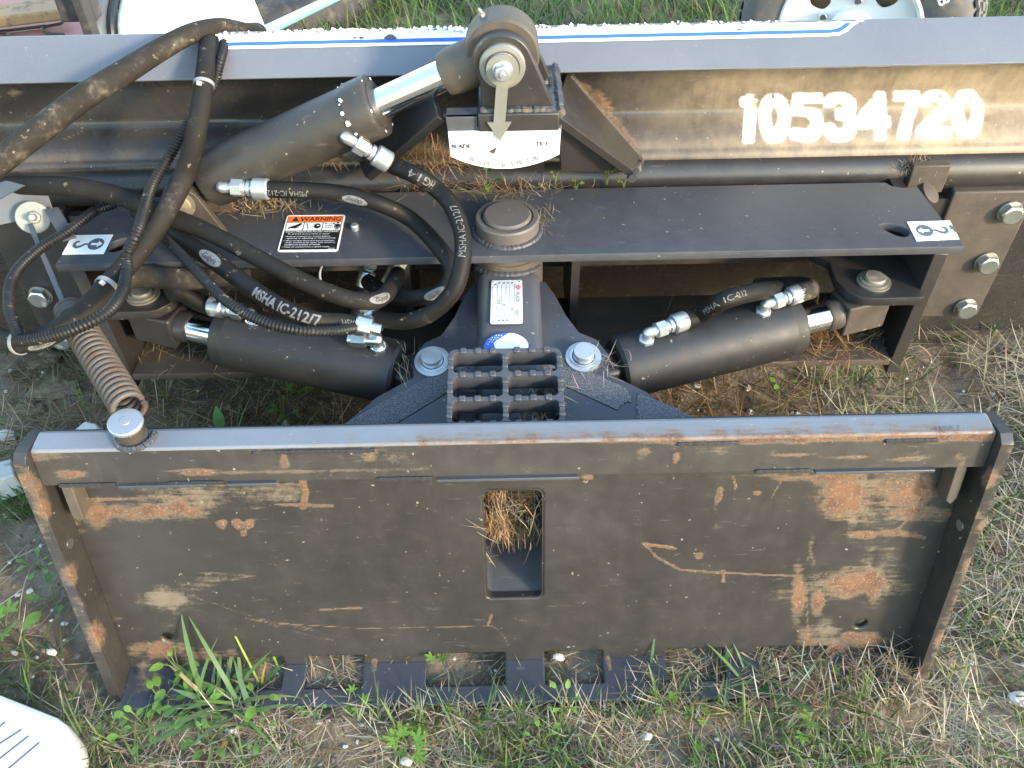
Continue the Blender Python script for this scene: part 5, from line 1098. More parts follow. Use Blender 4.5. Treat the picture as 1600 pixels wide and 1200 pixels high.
# sparse green grass round the attachment
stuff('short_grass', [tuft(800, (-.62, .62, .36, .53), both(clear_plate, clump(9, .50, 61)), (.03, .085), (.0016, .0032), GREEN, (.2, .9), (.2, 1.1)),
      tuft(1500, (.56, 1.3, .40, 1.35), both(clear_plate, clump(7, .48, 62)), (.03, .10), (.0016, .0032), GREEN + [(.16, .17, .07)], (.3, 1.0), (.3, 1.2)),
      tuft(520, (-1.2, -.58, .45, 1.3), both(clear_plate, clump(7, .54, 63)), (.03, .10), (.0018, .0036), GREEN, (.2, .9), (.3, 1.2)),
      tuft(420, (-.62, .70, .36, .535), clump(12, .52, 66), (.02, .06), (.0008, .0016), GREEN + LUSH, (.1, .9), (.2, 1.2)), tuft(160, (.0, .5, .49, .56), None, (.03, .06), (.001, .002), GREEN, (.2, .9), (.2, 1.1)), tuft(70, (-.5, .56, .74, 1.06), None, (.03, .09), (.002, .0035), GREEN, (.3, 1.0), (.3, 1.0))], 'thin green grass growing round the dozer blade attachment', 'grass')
# dry grass: lying straws and bent dead stalks
def straws(n, area, ok, L, W, pal, zr=(.002, .012), lift=.25):
    b = scatter(n, *area, ok); b[:, 2] += rng.uniform(*zr, n)
    return blades(b, rng.uniform(0, 6.28, n), rng.uniform(*L, n), rng.uniform(*W, n), rng.normal(1.5, lift, n), rng.normal(0, .35, n), pick(n, pal))
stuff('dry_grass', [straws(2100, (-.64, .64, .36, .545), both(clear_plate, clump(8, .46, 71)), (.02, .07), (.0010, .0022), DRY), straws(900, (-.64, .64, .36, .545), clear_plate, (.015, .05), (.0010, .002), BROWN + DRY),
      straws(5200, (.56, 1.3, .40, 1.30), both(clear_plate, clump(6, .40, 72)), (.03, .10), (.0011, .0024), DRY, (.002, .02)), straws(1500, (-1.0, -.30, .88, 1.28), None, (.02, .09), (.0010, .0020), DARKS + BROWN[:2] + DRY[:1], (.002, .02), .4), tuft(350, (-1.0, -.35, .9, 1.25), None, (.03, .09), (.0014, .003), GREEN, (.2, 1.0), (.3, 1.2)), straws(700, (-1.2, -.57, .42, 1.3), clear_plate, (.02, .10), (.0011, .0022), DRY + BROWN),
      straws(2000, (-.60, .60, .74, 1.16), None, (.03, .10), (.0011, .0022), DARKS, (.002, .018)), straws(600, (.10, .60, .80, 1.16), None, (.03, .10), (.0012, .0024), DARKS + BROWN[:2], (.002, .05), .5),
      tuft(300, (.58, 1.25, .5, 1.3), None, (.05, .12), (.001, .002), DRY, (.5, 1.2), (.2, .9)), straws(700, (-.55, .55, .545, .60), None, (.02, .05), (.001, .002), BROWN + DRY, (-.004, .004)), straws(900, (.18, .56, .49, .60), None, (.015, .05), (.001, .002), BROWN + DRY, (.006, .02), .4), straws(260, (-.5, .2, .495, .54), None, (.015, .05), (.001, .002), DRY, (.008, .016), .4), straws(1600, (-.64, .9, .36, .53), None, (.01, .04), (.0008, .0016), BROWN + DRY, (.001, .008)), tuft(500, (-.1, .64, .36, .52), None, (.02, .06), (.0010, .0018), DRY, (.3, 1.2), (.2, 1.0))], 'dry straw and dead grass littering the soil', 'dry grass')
# caught straw on the machine
def pile(c, ext, n, L, W, pal, az=None, sag=.3):
    b = np.asarray(c) + rng.normal(0, 1, (n, 3)) * np.asarray(ext) * .5; b[:, 2] = np.maximum(b[:, 2], c[2])
    return blades(b, rng.uniform(0, 6.28, n) if az is None else rng.normal(az, .6, n), rng.uniform(*L, n), rng.uniform(*W, n), rng.normal(1.5, sag, n), rng.normal(0, .8, n), pick(n, pal))
def straw_pile(name, parts, label): stuff(name, parts, label, 'straw')
BR2 = [(.33, .20, .10), (.42, .27, .14), (.26, .15, .075), (.50, .36, .20)]
sl = at(800, 840, Y=.72)
straw_pile('straw_nest', [pile((-.012, .700, .262), (.035, .05, .03), 300, (.015, .045), (.0007, .0014), DRY + BR2, sag=.7), pile((-.024, .672, .225), (.014, .012, .035), 130, (.012, .035), (.0007, .0013), BR2, -1.4, .7), pile((-.002, .715, .285), (.05, .05, .03), 320, (.02, .05), (.0008, .0014), BR2, sag=.8),
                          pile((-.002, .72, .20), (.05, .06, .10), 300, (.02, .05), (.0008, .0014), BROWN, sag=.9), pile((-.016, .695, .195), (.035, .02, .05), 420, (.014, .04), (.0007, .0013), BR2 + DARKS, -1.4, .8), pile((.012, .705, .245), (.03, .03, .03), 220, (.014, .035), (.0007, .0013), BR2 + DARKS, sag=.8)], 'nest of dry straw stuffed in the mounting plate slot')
c = at(415, 322, Z=ZT); straw_pile('straw_tuft', [pile(c, (.075, .022, .012), 330, (.012, .04), (.0008, .0017), BR2 + DRY, sag=.35)], 'brown straw caught on the frame above the warning label')
c = at(680, 250, Y=1.12); straw_pile('straw_tuft', [pile(c + V(0, 0, .0), (.05, .03, .012), 220, (.012, .04), (.0008, .0016), BR2, sag=.4)], 'orange brown straw caught between brace and tilt scale')
c = at(780, 300, Z=ZT); straw_pile('straw_tuft', [pile(c, (.10, .012, .006), 200, (.015, .05), (.0005, .0010), DRY + BR2, sag=.25), pile(at(850, 335, Z=ZT), (.006, .03, .006), 40, (.02, .05), (.0005, .001), DRY, -1.6, .2), pile(at(700, 285, Z=ZT), (.07, .02, .01), 70, (.02, .06), (.0005, .001), DRY + BR2, sag=.3)], 'fine straw and roots caught behind the pivot cap')
c = at(1430, 262, Y=1.135); straw_pile('straw_tuft', [pile(c, (.03, .01, .012), 260, (.006, .022), (.0006, .0012), BR2 + DRY, sag=.6), pile(at(1462, 280, Y=1.14), (.012, .01, .03), 160, (.006, .02), (.0006, .0012), BR2 + DRY, sag=.7)], 'fuzzy dry straw clinging to the bracket on the back tube')
c = at(1310, 545, Z=ZB); straw_pile('straw_tuft', [pile(c + V(0, .03, 0), (.09, .06, .018), 520, (.02, .06), (.0009, .0018), BR2 + BROWN, sag=.4), pile(at(1180, 560, Z=ZB) + V(0, .05, 0), (.12, .05, .012), 240, (.02, .06), (.0009, .0016), BROWN, sag=.3)], 'straw heaped on the frame below the right rod eye')
c = at(420, 565, Z=ZB); straw_pile('straw_tuft', [pile(c + V(-.08, .06, 0), (.14, .06, .015), 420, (.02, .06), (.0009, .0016), BROWN + DRY, sag=.4)], 'straw lying on the frame below the left cylinder')
c = dk(840, 650, HT); straw_pile('straw_tuft', [pile(c + V(.0, .005, 0), (.03, .01, .01), 90, (.008, .025), (.0006, .0011), DRY + BR2, sag=.5), pile(dk(845, 608, HT), (.03, .012, .006), 50, (.01, .03), (.0006, .0011), DRY, sag=.3)], 'straw wisp caught under the step')
c = dk(650, 585); straw_pile('straw_tuft', [pile(c + V(-.012, .01, -.03), (.012, .04, .03), 90, (.015, .05), (.0006, .0012), DRY + BR2, 1.7, .7), pile(dk(935, 570), (.03, .02, .01), 40, (.015, .04), (.0006, .0011), DRY, sag=.5)], 'straw wisps caught beside the deck pins')
c = at(560, 245, Y=1.14); straw_pile('straw_tuft', [pile(at(530, 250, Y=1.125) + V(0, 0, .0), (.09, .012, .006), 200, (.01, .03), (.0006, .0012), BR2, sag=.3)], 'straw line lying on the tube beneath the tilt cylinder')

# clods and gravel
def rock(s, seed, flat=.7):
    r_ = np.random.default_rng(seed); bm = bmesh.new(); bmesh.ops.create_icosphere(bm, subdivisions=2, radius=1.0)
    cut_ = [(unit(r_.normal(0, 1, 3)), r_.uniform(.55, .9)) for _ in range(7)]
    v = np.array([q_.co[:] for q_ in bm.verts]); f = [tuple(q_.index for q_ in fc.verts) for fc in bm.faces]; bm.free()
    for n_, d_ in cut_: e = np.maximum(v @ n_ - d_, 0); v = v - e[:, None] * n_
    return (v + r_.normal(0, .03, v.shape)) * s * V(1, r_.uniform(.6, .95), flat), f
ROCKS = [rock(1.0, k) for k in range(8)]
gr = []
for (n_, area, ok, s0, s1) in ((520, (-.64, .64, .36, .53), clear_plate, .0015, .0055), (300, (.57, 1.2, .4, 1.25), clear_plate, .002, .007), (260, (-1.1, -.58, .4, 1.25), clear_plate, .002, .007), (320, (-.56, .58, .75, 1.15), None, .003, .010), (120, (-.5, .5, .55, .60), None, .002, .005)):
    P = scatter(n_, *area, ok); S = rng.uniform(s0 ** .5, s1 ** .5, n_) ** 2
    for p_, s_ in zip(P, S):
        t = rng.uniform(0, 6.28); R_ = np.array([[math.cos(t), -math.sin(t), 0], [math.sin(t), math.cos(t), 0], [0, 0, 1]]); rk = ROCKS[rng.integers(0, 8)]; gr.append(((rk[0] * s_) @ R_.T + p_, rk[1], s_))
mk = lambda sel, name, mat, lab, cat: tag(obj(name, join(*[(a_[0], a_[1]) for a_ in sel]), mat, smooth=.5), lab, cat, kind='stuff')
mk(gr[::3], 'gravel', M_STONE, 'small pale gravel scattered over the soil', 'gravel'); mk(gr[1::3] + gr[2::3], 'soil_crumbs', M_CLOD, 'crumbs and small clods of brown soil', 'soil')
for px_, py_, s_, lab in ((1592, 1095, .020, 'pale stone at the right edge of the ground'), (362, 1143, .010, 'pale stone below the mounting plate, left of centre'), (648, 1108, .009, 'small white stone near the lip of the mounting plate'), (635, 1190, .011, 'white stone at the bottom edge, beside lobed leaves'),
                         (872, 1028, .010, 'pale stone showing in a cutout of the mounting plate'), (80, 1020, .009, 'tan stone on bare soil, left of the plate'), (8, 683, .022, 'cream stone at the left edge beside the rail'), (1010, 1150, .009, 'brown stone among straw at the bottom'), (498, 1128, .006, 'small tan stone right of the grass clump')):
    p_ = at(px_, py_, Z=.004); rk = ROCKS[(px_ * 7) % 8]; tag(obj('stone', (rk[0] * s_ + p_, rk[1]), M_STONE, smooth=.4), lab, 'stone', 'stones on the soil')
for px_, py_, s_, lab in ((90, 610, .045, 'dark clod of earth left of the coil spring'), (60, 560, .035, 'brown clod of earth beneath the hanging hose'), (40, 640, .030, 'low clod of earth behind the rail corner')):
    p_ = at(px_, py_, Z=.0); rk = ROCKS[px_ % 8]; rk = cutup(rk[0], rk[1], 16, 0, 16); nn = rk[0] * (1 + .5 * (fbm(rk[0][:, 0:1] * 4 + 9 + px_, rk[0][:, 1:2] * 4 + rk[0][:, 2:3] * 3 + 5, 3) - .5)); tag(obj('clod', (nn * s_ * V(1.3, 1, .45) + p_, rk[1]), M_SOIL, smooth=1.2), lab, 'clod', 'clods of earth')

# broadleaf weeds
def leaf_mesh(name, shape, L_=1.0, W_=.5, fold=.12, colr=(.10, .18, .04)):
    n = 9; t = np.linspace(0, 1, n)
    if shape == 'ovate': w = W_ / 2 * np.sin(np.pi * t ** .75) ** .8
    elif shape == 'spoon': w = W_ / 2 * np.clip(np.where(t < .35, .16 + .3 * t, np.sqrt(np.clip(1 - ((t - .68) / .33) ** 2, 0, 1))), 0.02, 1)
    else: w = None
    if w is not None:
        v = np.concatenate([np.stack([t * L_, w, fold * w + .12 * np.sin(t * 2.2) * L_], -1), np.stack([t * L_, 0 * t, .12 * np.sin(t * 2.2) * L_ - .0 * t], -1), np.stack([t * L_, -w, fold * w + .12 * np.sin(t * 2.2) * L_], -1)])
        f = [(i, n + i, n + i + 1, i + 1) for i in range(n - 1)] + [(n + i, 2 * n + i, 2 * n + i + 1, n + i + 1) for i in range(n - 1)]
    else:                                                     # palmate, deeply lobed
        v = [(0, 0, 0)]; f = []
        pts = []
        for k in range(5):
            a_ = math.radians(-105 + k * 52.5); l_ = L_ * (.62 + .08 * math.cos(a_))
            for da, ll in ((-.34, .36), (-.30, .72), (-.17, .70), (-.14, .94), (0.0, 1.0), (.14, .94), (.17, .70), (.30, .72), (.34, .36)): pts.append((l_ * ll * math.cos(a_ + da) + .15 * L_, l_ * ll * math.sin(a_ + da), .08 * L_ * ll * (1 - abs(da))))
        v += pts; f = [(0, i, i + 1) for i in range(1, len(pts))]
        v = np.array(v)
    c_ = np.array(colr)[None] * (0.9 + .25 * rng.random((len(v), 1)))
    return mesh_of(name, (np.asarray(v), f), M_VEG, .9, dict(Col=np.clip(c_, 0, 1)))
LEAF = {}
for nm, sh_, W_, c_ in (('ovate', 'ovate', .55, (.13, .24, .045)), ('dull', 'ovate', .50, (.09, .17, .04)), ('spoon', 'spoon', .46, (.14, .26, .055)), ('lobed', 'lobed', 1, (.12, .23, .035)), ('lime', 'lobed', 1, (.17, .30, .04)), ('yellow', 'ovate', .2, (.35, .33, .06)), ('big', 'ovate', .42, (.07, .17, .05))):
    LEAF[nm] = leaf_mesh('leaf', sh_, 1, W_, .15, c_)
STEM = {}
def weed(px, py, kind, n, size, lab, h=.02, z=0.0, spread=1.0, stemcol=(.14, .18, .06), seed=0, Y=None):
    r_ = random.Random(px * 31 + py + seed); c = at(px, py, Z=z) if Y is None else at(px, py, Y=Y); T_ = thing('weed', lab, 'weed', c, 'weeds round the attachment')
    for k in range(n):
        a_ = 2 * math.pi * k / n + r_.uniform(-.4, .4); rr = spread * size * r_.uniform(.35, .8); hz = h * r_.uniform(.5, 1.2)
        tip = V(rr * math.cos(a_), rr * math.sin(a_), hz)
        sm = sweep(spline([V(0, 0, -.004), tip * V(.4, .4, .65), tip], step=.004), .0007, 5)
        st = obj('stem', (sm[0], sm[1]), M_VEG, None, attrs=dict(Col=np.tile(np.array(stemcol), (len(sm[0]), 1)))); st.parent = T_
        lf = bpy.data.objects.new('leaf', LEAF[kind]); col.objects.link(lf); lf.parent = T_; lf.location = tuple(tip); s_ = size * r_.uniform(.5, 1.05); lf.scale = (s_, s_, s_)
        lf.rotation_euler = (r_.uniform(-.25, .25), r_.uniform(-.35, .15), a_ + r_.uniform(-.35, .35))
    return T_
weed(690, 1030, 'lobed', 5, .021, 'lobed leaf weed poking through a cutout, left of the slot', .03)
weed(640, 1170, 'lobed', 6, .026, 'lobed leaf weed at the bottom, below the plate centre', .02)
weed(1030, 1105, 'lime', 3, .019, 'bright lobed leaves near the right cutouts', .03)
weed(1092, 1122, 'lime', 4, .017, 'bright green lobed weed, second to the right of the slot', .015)
weed(1250, 1142, 'lime', 4, .020, 'lobed weed under the right half of the plate', .02)
weed(1310, 1072, 'lobed', 3, .016, 'dull lobed weed beside the right end of the plate', .025)
weed(1345, 1180, 'lime', 4, .020, 'yellow green lobed weed in the lower right', .015)
weed(560, 1100, 'lobed', 5, .018, 'small lobed weed right of the leafy grass clump', .015)
weed(1098, 1190, 'lobed', 4, .016, 'lobed weed at the bottom edge, right of centre', .015)
weed(845, 1170, 'ovate', 6, .014, 'small leafy sprig at the bottom centre', .05, spread=2.2)
weed(880, 1120, 'ovate', 6, .013, 'upright sprig of small leaves below the slot', .05, spread=2.0)
weed(230, 1140, 'spoon', 8, .034, 'spoon leaf weed at the foot of the left flange', .02)
weed(310, 1112, 'ovate', 8, .024, 'round leaved weed in front of the big grass clump', .03, spread=1.5)
weed(255, 1100, 'ovate', 7, .022, 'leafy weed against the lower left corner of the plate', .03, spread=1.4)
weed(330, 1165, 'dull', 8, .022, 'dull leafy weed below the big grass clump', .025, spread=1.4)
weed(405, 1150, 'spoon', 6, .018, 'small leafy weed between grass clump and pale stone', .02, spread=1.3)
weed(175, 1150, 'spoon', 7, .018, 'small rosette of leaves beside the white plastic corner', .01)
weed(285, 1055, 'ovate', 5, .024, 'round leaves growing up against the left of the plate', .05, spread=1.2)
weed(490, 1108, 'spoon', 6, .015, 'tiny rosette weed in front of the lip', .015)
weed(410, 1105, 'ovate', 3, .026, 'two broad round leaves right of the grass clump', .03)
weed(62, 888, 'spoon', 7, .019, 'rosette weed on bare soil, left of the flange', .012)
weed(85, 940, 'dull', 6, .035, 'grey green leaves lying against the left flange', .015)
weed(10, 985, 'lobed', 5, .028, 'feathery green weed at the left edge', .02)
weed(540, 615, 'lobed', 7, .030, 'leafy weed in the shade under the left cylinder', .04)
weed(445, 655, 'ovate', 5, .022, 'small weed between spring and deck', .03)
weed(1215, 622, 'ovate', 5, .018, 'pale three leaf seedling under the right cylinder', .05)
weed(470, 620, 'lobed', 5, .026, 'weed showing below the left end of the frame', .03)
weed(760, 295, 'ovate', 4, .019, 'two leaf seedling sprouting behind the pivot cap', .022, z=ZT)
weed(948, 285, 'lime', 5, .014, 'bright seedling growing on the back tube', .035, z=ZT)
weed(868, 285, 'lime', 3, .009, 'tiny seedling beside the right brace foot', .02, z=ZT)
weed(900, 295, 'lime', 3, .010, 'tiny seedling right of the pivot cap', .01, z=ZT)
weed(975, 290, 'lime', 2, .008, 'single tiny leaf pair on the frame edge', .01, z=ZT)
T_ = thing('weed', 'single broad green leaf standing behind the rail', 'weed', at(345, 672, Z=.30), 'weeds round the attachment')
lf = bpy.data.objects.new('leaf', LEAF['big']); col.objects.link(lf); lf.parent = T_; lf.scale = (.036,) * 3; lf.rotation_euler = (.2, -1.0, 1.75)
lf.parent = T_
sm = sweep(spline([V(.0, .05, -.31), V(.0, .02, -.15), V(0, 0, .0)], step=.01), .0012, 5); st = obj('stem', sm[:2], M_VEG, None, attrs=dict(Col=np.tile(np.array((.1, .15, .05)), (len(sm[0]), 1)))); st.parent = T_

# big grass clump in front of the plate, and two tufts
def clump_obj(px, py, specs, lab, z=.0, group='grass clumps'):
    T_ = thing('grass_clump', lab, 'grass', at(px, py, Z=z), group)
    for az_, L_, W_, lean_, curl_, c_ in specs:
        v, q, cc = blades(np.array([[rng.normal(0, .020), rng.normal(0, .013), -.004]]), np.array([math.radians(az_)]), np.array([L_]), np.array([W_]), np.array([lean_]), np.array([curl_]), np.array([c_]), seg=8)
        v = v.copy(); ob = bpy.data.objects.new('grass_blade', mesh_np('grass_blade', v, q, M_VEG, dict(Col=cc))); col.objects.link(ob); ob.parent = T_
    return T_
G1, G2, GY = (.085, .155, .055), (.105, .185, .050), (.28, .27, .06)
r_ = np.random.default_rng(3)
sp_ = [(128, .165, .0065, .25, 1.1, G1), (105, .150, .008, .15, .9, G1), (66, .125, .006, .30, 1.0, G2), (145, .11, .006, .6, 1.2, (.36, .27, .14)), (250, .08, .008, 1.2, .3, (.34, .20, .04)), (5, .09, .007, 1.1, .5, GY)]
for k in range(52): sp_.append((r_.uniform(0, 360), r_.uniform(.045, .12), r_.uniform(.004, .0105), r_.uniform(.45, 1.2), r_.uniform(.3, 1.5), [G1, G2, (.075, .14, .065), (.12, .20, .06), (.16, .20, .07), (.095, .15, .07)][k % 6]))
clump_obj(350, 1105, sp_, 'large clump of broad grass blades in front of the plate')
clump_obj(418, 1062, [(125, .135, .0030, .30, .9, (.20, .27, .03)), (118, .12, .0032, .25, .8, (.18, .27, .04)), (132, .14, .0028, .35, 1.0, (.20, .25, .04)), (160, .06, .0035, .5, 1.4, GY), (40, .05, .005, .6, .9, GY), (70, .045, .004, .4, .6, (.4, .26, .06)), (10, .06, .004, .9, .8, G2)], 'yellow green grass tuft growing through a cutout')
clump_obj(828, 1040, [(95, .05, .004, .9, .8, GY), (-60, .06, .0025, 1.0, .9, DRY[0]), (-90, .115, .0045, 1.1, .3, G1), (200, .05, .004, 1.0, .8, (.38, .27, .1)), (240, .05, .003, 1.1, .5, DRY[2]), (20, .055, .003, 1.0, .9, DRY[0]), (-30, .05, .003, 1.2, .6, BROWN[1]), (150, .04, .003, .8, .6, GY)], 'yellowing grass tuft at the middle of the lip')
clump_obj(1180, 1060, [(60, .09, .007, .6, .5, G2), (-35, .13, .008, 1.0, .5, G1), (-70, .08, .007, .9, .6, G1), (140, .09, .005, .8, .5, G2), (100, .075, .0045, .3, .5, G1), (20, .07, .006, .8, .6, G2), (250, .07, .006, .9, .5, G1), (200, .09, .005, 1.0, .5, G1), (-10, .08, .004, 1.0, .4, G2), (120, .06, .004, .5, .6, G1)], 'green crabgrass clump below the right half of the plate')
clump_obj(1045, 1095, [(80, .08, .004, .3, .4, G1), (110, .06, .004, .5, .5, G1), (-60, .09, .005, 1.0, .5, (.09, .12, .05)), (160, .07, .003, .8, .5, G2), (50, .07, .004, .5, .5, G1)], 'thin grass clump right of the slot beside bright leaves')
clump_obj(1470, 1092, [(100, .06, .005, .3, .6, (.30, .32, .04)), (60, .05, .004, .6, .6, (.30, .30, .05)), (150, .06, .003, .9, .5, (.25, .26, .08)), (-80, .07, .004, 1.1, .3, (.28, .27, .10)), (-40, .04, .003, 1.0, .5, GY)], 'yellow grass sprout at the foot of the right flange')
clump_obj(45, 800, [(a_, rng.uniform(.05, .09), .0028, rng.uniform(.1, .9), rng.uniform(.2, .9), (.055, .12, .025)) for a_ in rng.uniform(0, 360, 40)], 'dense dark green tuft left of the rail corner')
clump_obj(1545, 520, [(100, .16, .0035, .6, .5, GREEN[2]), (80, .13, .003, .4, .5, GREEN[3]), (120, .12, .003, .6, .6, GREEN[2]), (160, .18, .0035, 1.0, .4, GREEN[3]), (190, .12, .003, 1.1, .3, GREEN[1]), (40, .12, .0035, .5, .5, GREEN[0])], 'tall grass stalks beside the right end bracket')

# ================================================================ things standing round the attachment
# white plastic lid, lower left corner
wz = .06; wa = [at(a_, b_, Z=wz) for a_, b_ in ((-420, 960), (-60, 1066), (0, 1084), (50, 1104), (90, 1120), (106, 1132), (116, 1148), (120, 1168), (116, 1200), (105, 1260), (60, 1560), (40, 1580), (-480, 1500))]
WT = thing('plastic_lid', 'corner of a white plastic lid with fine grooves, lower left', 'plastic lid', (wa[2][0], wa[2][1], 0))
g = plate([[(q_[0], q_[1]) for q_ in wa]], .05, .006); obj('lid', (g[0] + V(0, 0, wz - .05), g[1]), M_LID, WT, smooth=.7)
M_GROOVE = simple('grey_groove', (.06, .06, .065), .6, 0, .1, 40, 0)
for (a_, b_, c_, d_) in ((-12, 1146, 8, 1128), (-16, 1172, 34, 1140), (-6, 1190, 45, 1150), (10, 1204, 62, 1160)):
    p_, q_ = at(a_, b_, Z=wz), at(c_, d_, Z=wz); e_ = unit(np.cross(V(0, 0, 1), q_ - p_)) * .0011
    obj('groove', (np.array([p_ - e_, q_ - e_, q_ + e_, p_ + e_]) + V(0, 0, .0006), [(0, 1, 2, 3)]), M_GROOVE, WT, smooth=0)
# weathered boards poking out on the left
for pts, z_, lab in (([(0, 745), (18, 715), (35, 720), (20, 760), (0, 770)], .20, None),):
    pass
b0 = at(150, 668, Z=.33); 
tag(obj('wood_scrap', slab([at(95, 690, Z=.30), at(165, 690, Z=.30), at(150, 662, Z=.31), at(132, 658, Z=.31)], .30), M_WOOD, fix=True, bevel=.002), 'splintered grey board standing behind the rail, left', 'board')
tag(obj('wood_scrap', slab([at(-80, 775, Z=.06), at(22, 742, Z=.06), at(18, 716, Z=.06), at(-80, 740, Z=.06)], .05), M_WOOD, fix=True, bevel=.003), 'grey weathered plank at the left edge', 'board')
# wheel behind the blade, right
wcx = at(1323, 68, Y=2.15); WR = .282; yaw = math.radians(-30); nrm = unit(V(math.sin(yaw), -math.cos(yaw), .0)); WC = V(wcx[0] + .01, 2.15, .275)
WH = thing('trailer_wheel', 'white spoked wheel with worn tyre standing behind the blade, right', 'wheel', (WC[0], WC[1], 0)); wf = frame(WC, nrm, V(0, 0, 1))
tyre = lathe([(.160, .06), (.168, .085), (.195, .094), (.235, .097), (.258, .090), (.272, .078), (.280, .055), (.282, .0), (.280, -.055), (.272, -.078), (.258, -.090), (.235, -.097), (.195, -.094), (.168, -.085), (.160, -.06)], 72, False)
TY_ = obj('tyre', put(tyre, wf), M_TYRE, WH, smooth=.9)
for k in range(60):
    t = 2 * math.pi * k / 60; ca, sa_ = math.cos(t), math.sin(t)
    for h_, sk in ((-.058, .18), (-.020, -.18), (.020, .18), (.058, -.18)):
        rad = .2815 if abs(h_) < .03 else .2785; o_ = wf[0] + rad * (ca * wf[1] + sa_ * wf[2]) + h_ * wf[3]; rd_ = ca * wf[1] + sa_ * wf[2]
        ob = obj('tread_block', put(box(-.0095, .0095, -.015, .015, 0, .007), frame(o_, rd_, np.cross(rd_, wf[3]) + sk * wf[3])), M_RUB, TY_, smooth=0) if sa_ * 0 + ca > -.2 and 0 < k < 59 and False else None
tr_ = []
for k in range(66):
    t = 2 * math.pi * k / 66; rd_ = math.cos(t) * wf[1] + math.sin(t) * wf[2]
    for h_, sk in ((-.060, .35), (-.020, -.35), (.020, .35), (.060, -.35)):
        tr_.append(put(box(-.0095, .0095, -.017, .017, 0, .006), frame(wf[0] + (.2812 if abs(h_) < .03 else .2780) * rd_ + h_ * wf[3], rd_, np.cross(rd_, wf[3]) + sk * wf[3])))
obj('tread', join(*tr_), M_TYRE, TY_, smooth=0)['kind'] = 'stuff'
RM = obj('rim', put(lathe([(.170, .080), (.174, .088), (.168, .092), (.158, .084), (.153, .060), (.148, .050), (.144, -.05)], 64, False), wf), M_PLASTIC, WH)
sp_h = []
for k in range(8):
    t0_ = 2 * math.pi * k / 8 + .2
    sp_h.append([(.088 * math.cos(t0_ - .20), .088 * math.sin(t0_ - .20)), (.126 * math.cos(t0_ - .24), .126 * math.sin(t0_ - .24)), (.130 * math.cos(t0_), .130 * math.sin(t0_)), (.126 * math.cos(t0_ + .24), .126 * math.sin(t0_ + .24)), (.088 * math.cos(t0_ + .20), .088 * math.sin(t0_ + .20)), (.082 * math.cos(t0_), .082 * math.sin(t0_))])
disc = plate([circle(0, 0, .150, 60)] + [rounded(s_, 2) for s_ in sp_h], .008, .001)
obj('wheel_disc', put((disc[0] + V(0, 0, .048), disc[1]), wf), M_PLASTIC, WH)
obj('hub_cap', put(lathe([(.055, .056), (.052, .075), (.040, .085), (.0, .088)], 32, False), wf), M_PLASTIC, WH)
obj('brake_drum', put(cyl(.135, -.06, .02, 40), wf), M_BEAM, WH)
for k in range(5): t = 2 * math.pi * k / 5; obj('wheel_nut', put(hexp(.010, .056, .070), frame(wf[0] + .075 * (math.cos(t) * wf[1] + math.sin(t) * wf[2]), nrm)), M_ZINC, WH)
for ch, dg in (('O', -43), ('B', -58), ('E', -70)):
    t = math.radians(dg); u_ = math.cos(t) * wf[1] + math.sin(t) * wf[2]; tn = np.cross(wf[3], u_)
    obj('sidewall_letter', put(text2d(ch, .034, bold=.001), (wf[0] + .222 * u_ + wf[3] * .0985, -tn, u_, wf[3])), M_WHITE, TY_, smooth=0)
# white shell panel, upper left
def slab_px(pts, Y_, th): return slab([at(a_, b_, Y=Y_) for a_, b_ in pts], th)
WPN = thing('white_panel', 'white shell panel with grey rim and black seal, upper left behind the blade', 'panel', (at(280, 40, Y=1.9)[0], 1.9, 0))
ysec = [(1.75, .24), (1.78, .40), (1.86, .47), (2.1, .52), (2.5, .53)]
gsh = []
xsec = [(168, 0), (185, .3), (300, .5), (395, .7)]
nx1, ny1 = 24, len(ysec); vv = []
xL, xR = at(178, 40, Y=1.9)[0] + .05, at(430, 45, Y=1.85)[0]
P_ = spline([V(0, a_, b_) for a_, b_ in ysec], step=.03)[:, 1:]
for i in range(nx1):
    t = i / (nx1 - 1)
    for (yy, zz) in P_:
        cut_ = max(0, (yy - 1.8)) * .42; x1 = xL + t * (xR - cut_ - xL); vv.append((x1, yy, zz - .05 * t * t))
m1 = len(P_); ff = [(i * m1 + j, (i + 1) * m1 + j, (i + 1) * m1 + j + 1, i * m1 + j + 1) for i in range(nx1 - 1) for j in range(m1 - 1)]
obj('shell', (np.array(vv), ff), M_PLASTIC, WPN, solid=.01)
obj('shell_side', slab([V(xR, 1.75, .0), V(xR - .29, 2.5, .0), V(xR - .29, 2.5, .47), V(xR - .01, 1.82, .40), V(xR, 1.75, .19)], .01), M_PLASTIC, WPN)
rim = spline([V(xL - .012, a_, b_ + .004) for a_, b_ in [(1.74, .02)] + ysec], step=.02); obj('seal', sweep(rim, .009, 10)[:2], M_BLACK, WPN)
rim2 = spline([V(xL - .045, a_, b_ + .0) for a_, b_ in [(1.74, .02)] + ysec], step=.02); obj('rim', sweep(rim2, .027, 14)[:2], M_GALV, WPN)
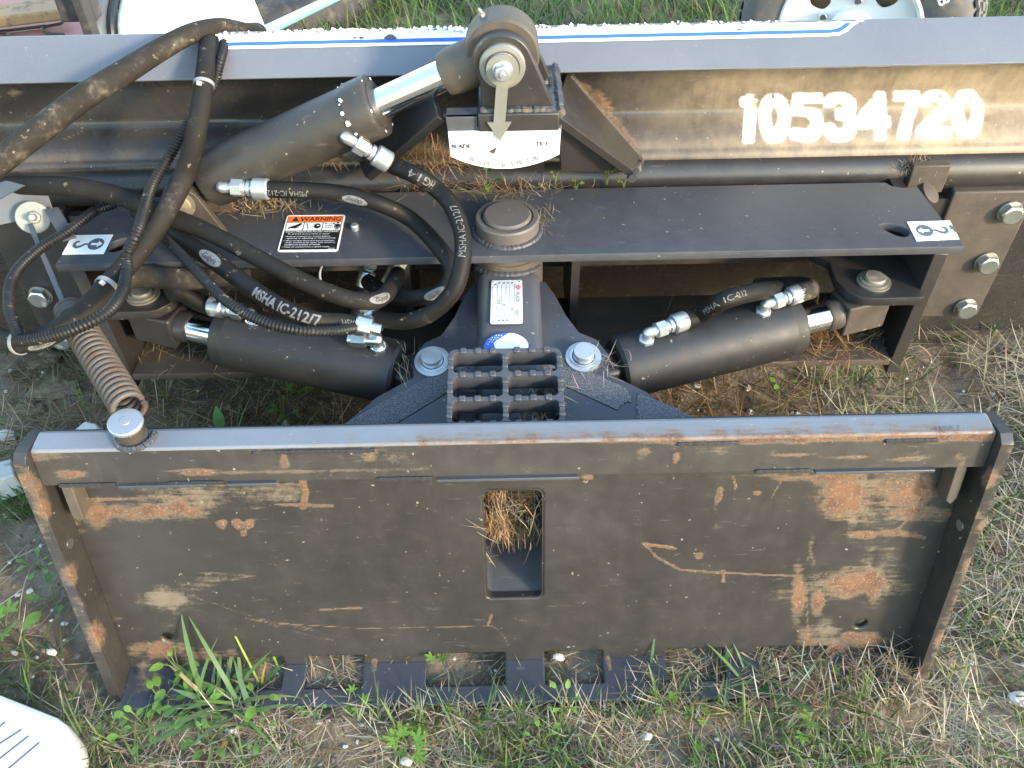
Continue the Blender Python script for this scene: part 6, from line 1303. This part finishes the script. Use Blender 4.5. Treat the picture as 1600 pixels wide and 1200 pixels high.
# pink slab with bent rods, beam and black post
PS = tag(obj('pink_slab', slab([at(-120, 70, Z=.20), at(142, 62, Z=.20), at(150, -60, Z=.20), at(-120, -60, Z=.20)], .19), M_PINK, fix=True, bevel=.01), 'pink weathered slab in the upper left corner', 'slab')
def tube_px(pts, z_, r_): return sweep(spline([at(a_, b_, Z=z_) for a_, b_ in pts], step=.01), r_, 8)[:2]
tag(obj('bent_rod', tube_px([(-10, 50), (60, 42), (70, 40), (66, 46), (72, 52), (100, 54)], .206, .004), M_RUSTY), 'rusty bent wire lying on the pink slab, lower loop', 'wire', 'rusty wires on the slab')
tag(obj('bent_rod', tube_px([(68, 42), (85, 39), (96, 36), (98, 30), (96, 27)], .213, .004), M_RUSTY), 'rusty hooked wire end beside the timber beam', 'wire', 'rusty wires on the slab')
tag(obj('bent_rod', tube_px([(-20, 54), (8, 51), (14, 56), (10, 62)], .206, .004), M_RUSTY), 'rusty wire curl at the left border of the slab', 'wire', 'rusty wires on the slab')
tag(obj('timber_beam', slab([at(-120, 40, Z=.27), at(104, 14, Z=.27), at(98, -6, Z=.27), at(-120, 20, Z=.27)], .03), M_BEAM, fix=True, bevel=.006), 'stained timber beam lying across the pink slab', 'beam')
BPs = at(140, 58, Y=1.72); tag(obj('black_post', join(box(BPs[0] - .011, BPs[0] + .011, 1.72, 1.75, 0, .55), box(BPs[0] - .06, BPs[0] + .011, 1.751, 1.79, .47, .55)), M_BEAM if False else M_RUB, bevel=.004), 'black post with crossbar beside the white panel', 'post')
# dark tyre and pale blue pole
tcx = at(420, 8, Z=.12); tag(obj('old_tyre', put(lathe([(.16, .0), (.25, .0), (.29, .03), (.30, .08), (.29, .13), (.25, .16), (.18, .155), (.16, .13)], 48, False), frame(V(tcx[0], tcx[1] + .22, .01), V(.05, -.1, 1))), M_RUB, smooth=.9), 'old black tyre lying flat behind the white panel', 'tyre')
pl0, pl1 = at(420, 46, Z=.42), at(670, -74, Z=.02); tag(obj('blue_pole', sweep(spline([pl0 - (pl1 - pl0) * .04, pl1], step=.05), .011, 14)[:2], M_CYAN), 'pale blue plastic pole leaning behind the shield', 'pole')
